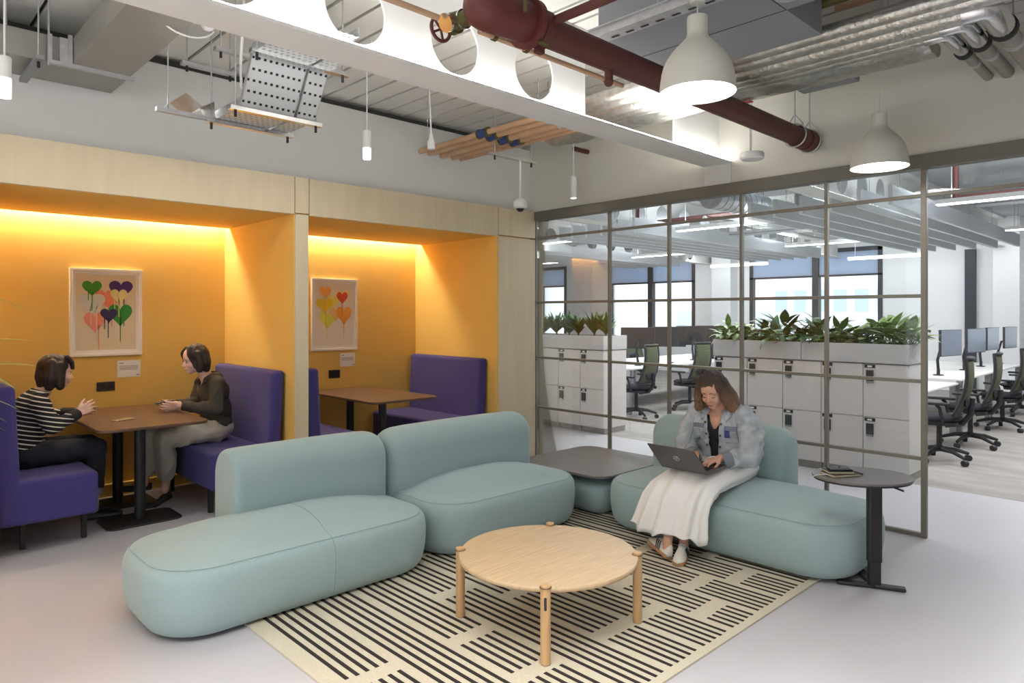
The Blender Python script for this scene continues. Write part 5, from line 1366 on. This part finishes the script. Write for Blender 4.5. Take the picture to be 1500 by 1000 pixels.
for s, (kn, an) in zip((1, -1), lg3): b.chain([(-.02, s * .085, .55), kn, an, (an[0] + .01, an[1], an[2] - .06)], [.08, .054, .034, .032])
link(remesh(b, .005, 3), 'body', skinp, W3); face_parts(W3, HM3, False, skinp)
shm = mat('shirt_olive_black', srgb(60, 54, 44), .75)
j = MB(); j.ell((.0, 0, .86), (.118, .165, .14)).ell((-.02, 0, .72), (.120, .16, .15)).ell((-.02, 0, .615), (.13, .17, .08)).caps((.02, -.12, .945), (.02, .12, .945), .060).ell((.01, 0, .96), (.065, .075, .05))
for s, sh, el, wr_ in a3: j.chain([sh, (el[0], el[1], el[2]), wr_], [.064, .060, .034])
jm = remesh(j, .008, 4, 'shirt', wr(.009, 9, 11, (1, 1, .7)))
for s, sh, el, wr_ in a3:
    wv = Vector(wr_); dd = (wv - Vector(el)).normalized(); cut(jm, lambda co, n: (co - wv).dot(dd) > -.004 and (co - wv).length < .08)
cut(jm, lambda co, n: co.z > .93 and co.x > .02 and abs(co.y) < (co.z - .90) * .9)
jo = link(jm, 'shirt', shm, W3); solid(jo, .006)
cw = MB()
for s in (-1, 1):
    A = [Vector((-.03, s * .055, 1.03)), Vector((.03, s * .068, 1.025)), Vector((.085, s * .045, .985))]; Bq = [Vector((-.055, s * .085, .99)), Vector((.03, s * .10, .985)), Vector((.115, s * .075, .935))]
    for k in range(2): cw.add([A[k], A[k + 1], Bq[k + 1], Bq[k]], [(0, 1, 2, 3)])
cw.add([Vector((-.03, -.055, 1.03)), Vector((-.05, 0, 1.035)), Vector((-.03, .055, 1.03)), Vector((-.055, .085, .99)), Vector((-.08, 0, .99)), Vector((-.055, -.085, .99))], [(0, 1, 4, 5), (1, 2, 3, 4)])
co_ = cw.build('collar', shm, jo, smooth=True); solid(co_, .006, 0)
tr = mat('trousers_grey_satin', srgb(176, 168, 156), .5, sheen=.2)
p = MB(); p.ell((-.02, 0, .57), (.135, .18, .10))
for s, (kn, an) in zip((1, -1), lg3):
    av = Vector(an); kv = Vector(kn); p.chain([(-.01, s * .085, .56), kn, tuple(kv.lerp(av, .8))], [.095, .082, .068])
link(remesh(p, .008, 4, 'trousers', wr(.013, 8, 5, (1, 1, .45))), 'trousers', tr, W3)
bob(HM3, h3, W3, False, 4, .012)
for (kn, an), yw, pt in zip(lg3, (8, -6), (-18, 5)):
    shoe(W3, (an[0] - .045, an[1], an[2] - .125 if an[2] < .2 else an[2] - .11), math.radians(yw), math.radians(pt), 0, (pureblk, pureblk, pureblk), .235, 'flat')
ph = MB().obox((1.752, 5.74, .815), .14, .068, .008, Matrix.Rotation(math.radians(-6), 3, 'Y')).build('phone', pureblk, bevel=.003); tag(ph, 'black phone held in the hands of the woman in the dark shirt', 'phone')
ph = MB().obox((1.40, 5.50, .7415), .145, .07, .008, Matrix.Rotation(math.radians(20), 3, 'Z')).build('phone', [mat('phone_gold', srgb(170, 150, 120), .3, .5)], bevel=.003); tag(ph, 'phone lying on the booth table before the striped-top woman', 'phone')
# ================================================================ light
wd = bpy.data.worlds.new('world'); scene.world = wd; wd.use_nodes = True
bg = wd.node_tree.nodes['Background']; bg.inputs[0].default_value = (.93, .97, 1, 1); bg.inputs[1].default_value = 1.6
def area(name, loc, rot, sx, sy, power, col=(1, .97, .93), sp=180):
    l = bpy.data.lights.new(name, 'AREA'); l.shape = 'RECTANGLE'; l.size = sx; l.size_y = sy; l.energy = power; l.color = col; l.spread = math.radians(sp)
    o = bpy.data.objects.new(name, l); C.objects.link(o); o.location = loc; o.rotation_euler = rot
    return o
area('added_light', (.6, .2, 3.2), (0, 0, 0), 2.6, 2.6, 90, sp=100)  # added soft fill above the camera, out of view, no known lamp
area('added_light', (-1.6, 2.2, 3.2), (0, 0, 0), 2.0, 2.0, 60, sp=110)  # second added fill, out of view to the left
area('added_light', (1.6, 4.2, 2.70), (0, 0, 0), 2.6, .3, 12)  # added light along the booth front
area('added_light', (9.5, 4.6, 2.62), (0, 0, 0), 6, 1, 110, (.95, .98, 1))  # this and the next two boost the linear lights of the office bays
area('added_light', (9.5, 1.0, 2.62), (0, 0, 0), 6, 1, 110, (.95, .98, 1))
area('added_light', (9.5, 7.8, 2.62), (0, 0, 0), 6, 1, 100, (.95, .98, 1))
area('added_light', (6.0, 3.2, 2.8), (0, 0, 0), .6, 4, 22, (.97, .98, 1))  # added fill between glass and lockers, no fixture there
area('added_light', (8.3, 4.6, 2.73), (PI, 0, 0), .3, 1.3, 30, (.9, .95, 1))  # uplights from here on are added to brighten the office ceiling
area('added_light', (11.5, 4.6, 2.73), (PI, 0, 0), .3, 1.3, 25, (.9, .95, 1))
area('added_light', (8.3, 1.4, 2.73), (PI, 0, 0), .3, 1.3, 30, (.9, .95, 1))
area('added_light', (8.2, 7.7, 2.73), (PI, 0, 0), .3, 1.3, 30, (.9, .95, 1))
area('added_light', (11.5, 7.7, 2.73), (PI, 0, 0), .3, 1.3, 25, (.9, .95, 1))
area('added_light', (14.4, 5.5, 2.85), (0, math.radians(-35), 0), .3, 10, 48, (.95, .98, 1))  # added wash to brighten the far window wall, no fixture there
vs = scene.view_settings
vs.view_transform = 'Standard'; vs.look = 'None'; vs.exposure = .35; vs.gamma = 1; vs.use_curve_mapping = False
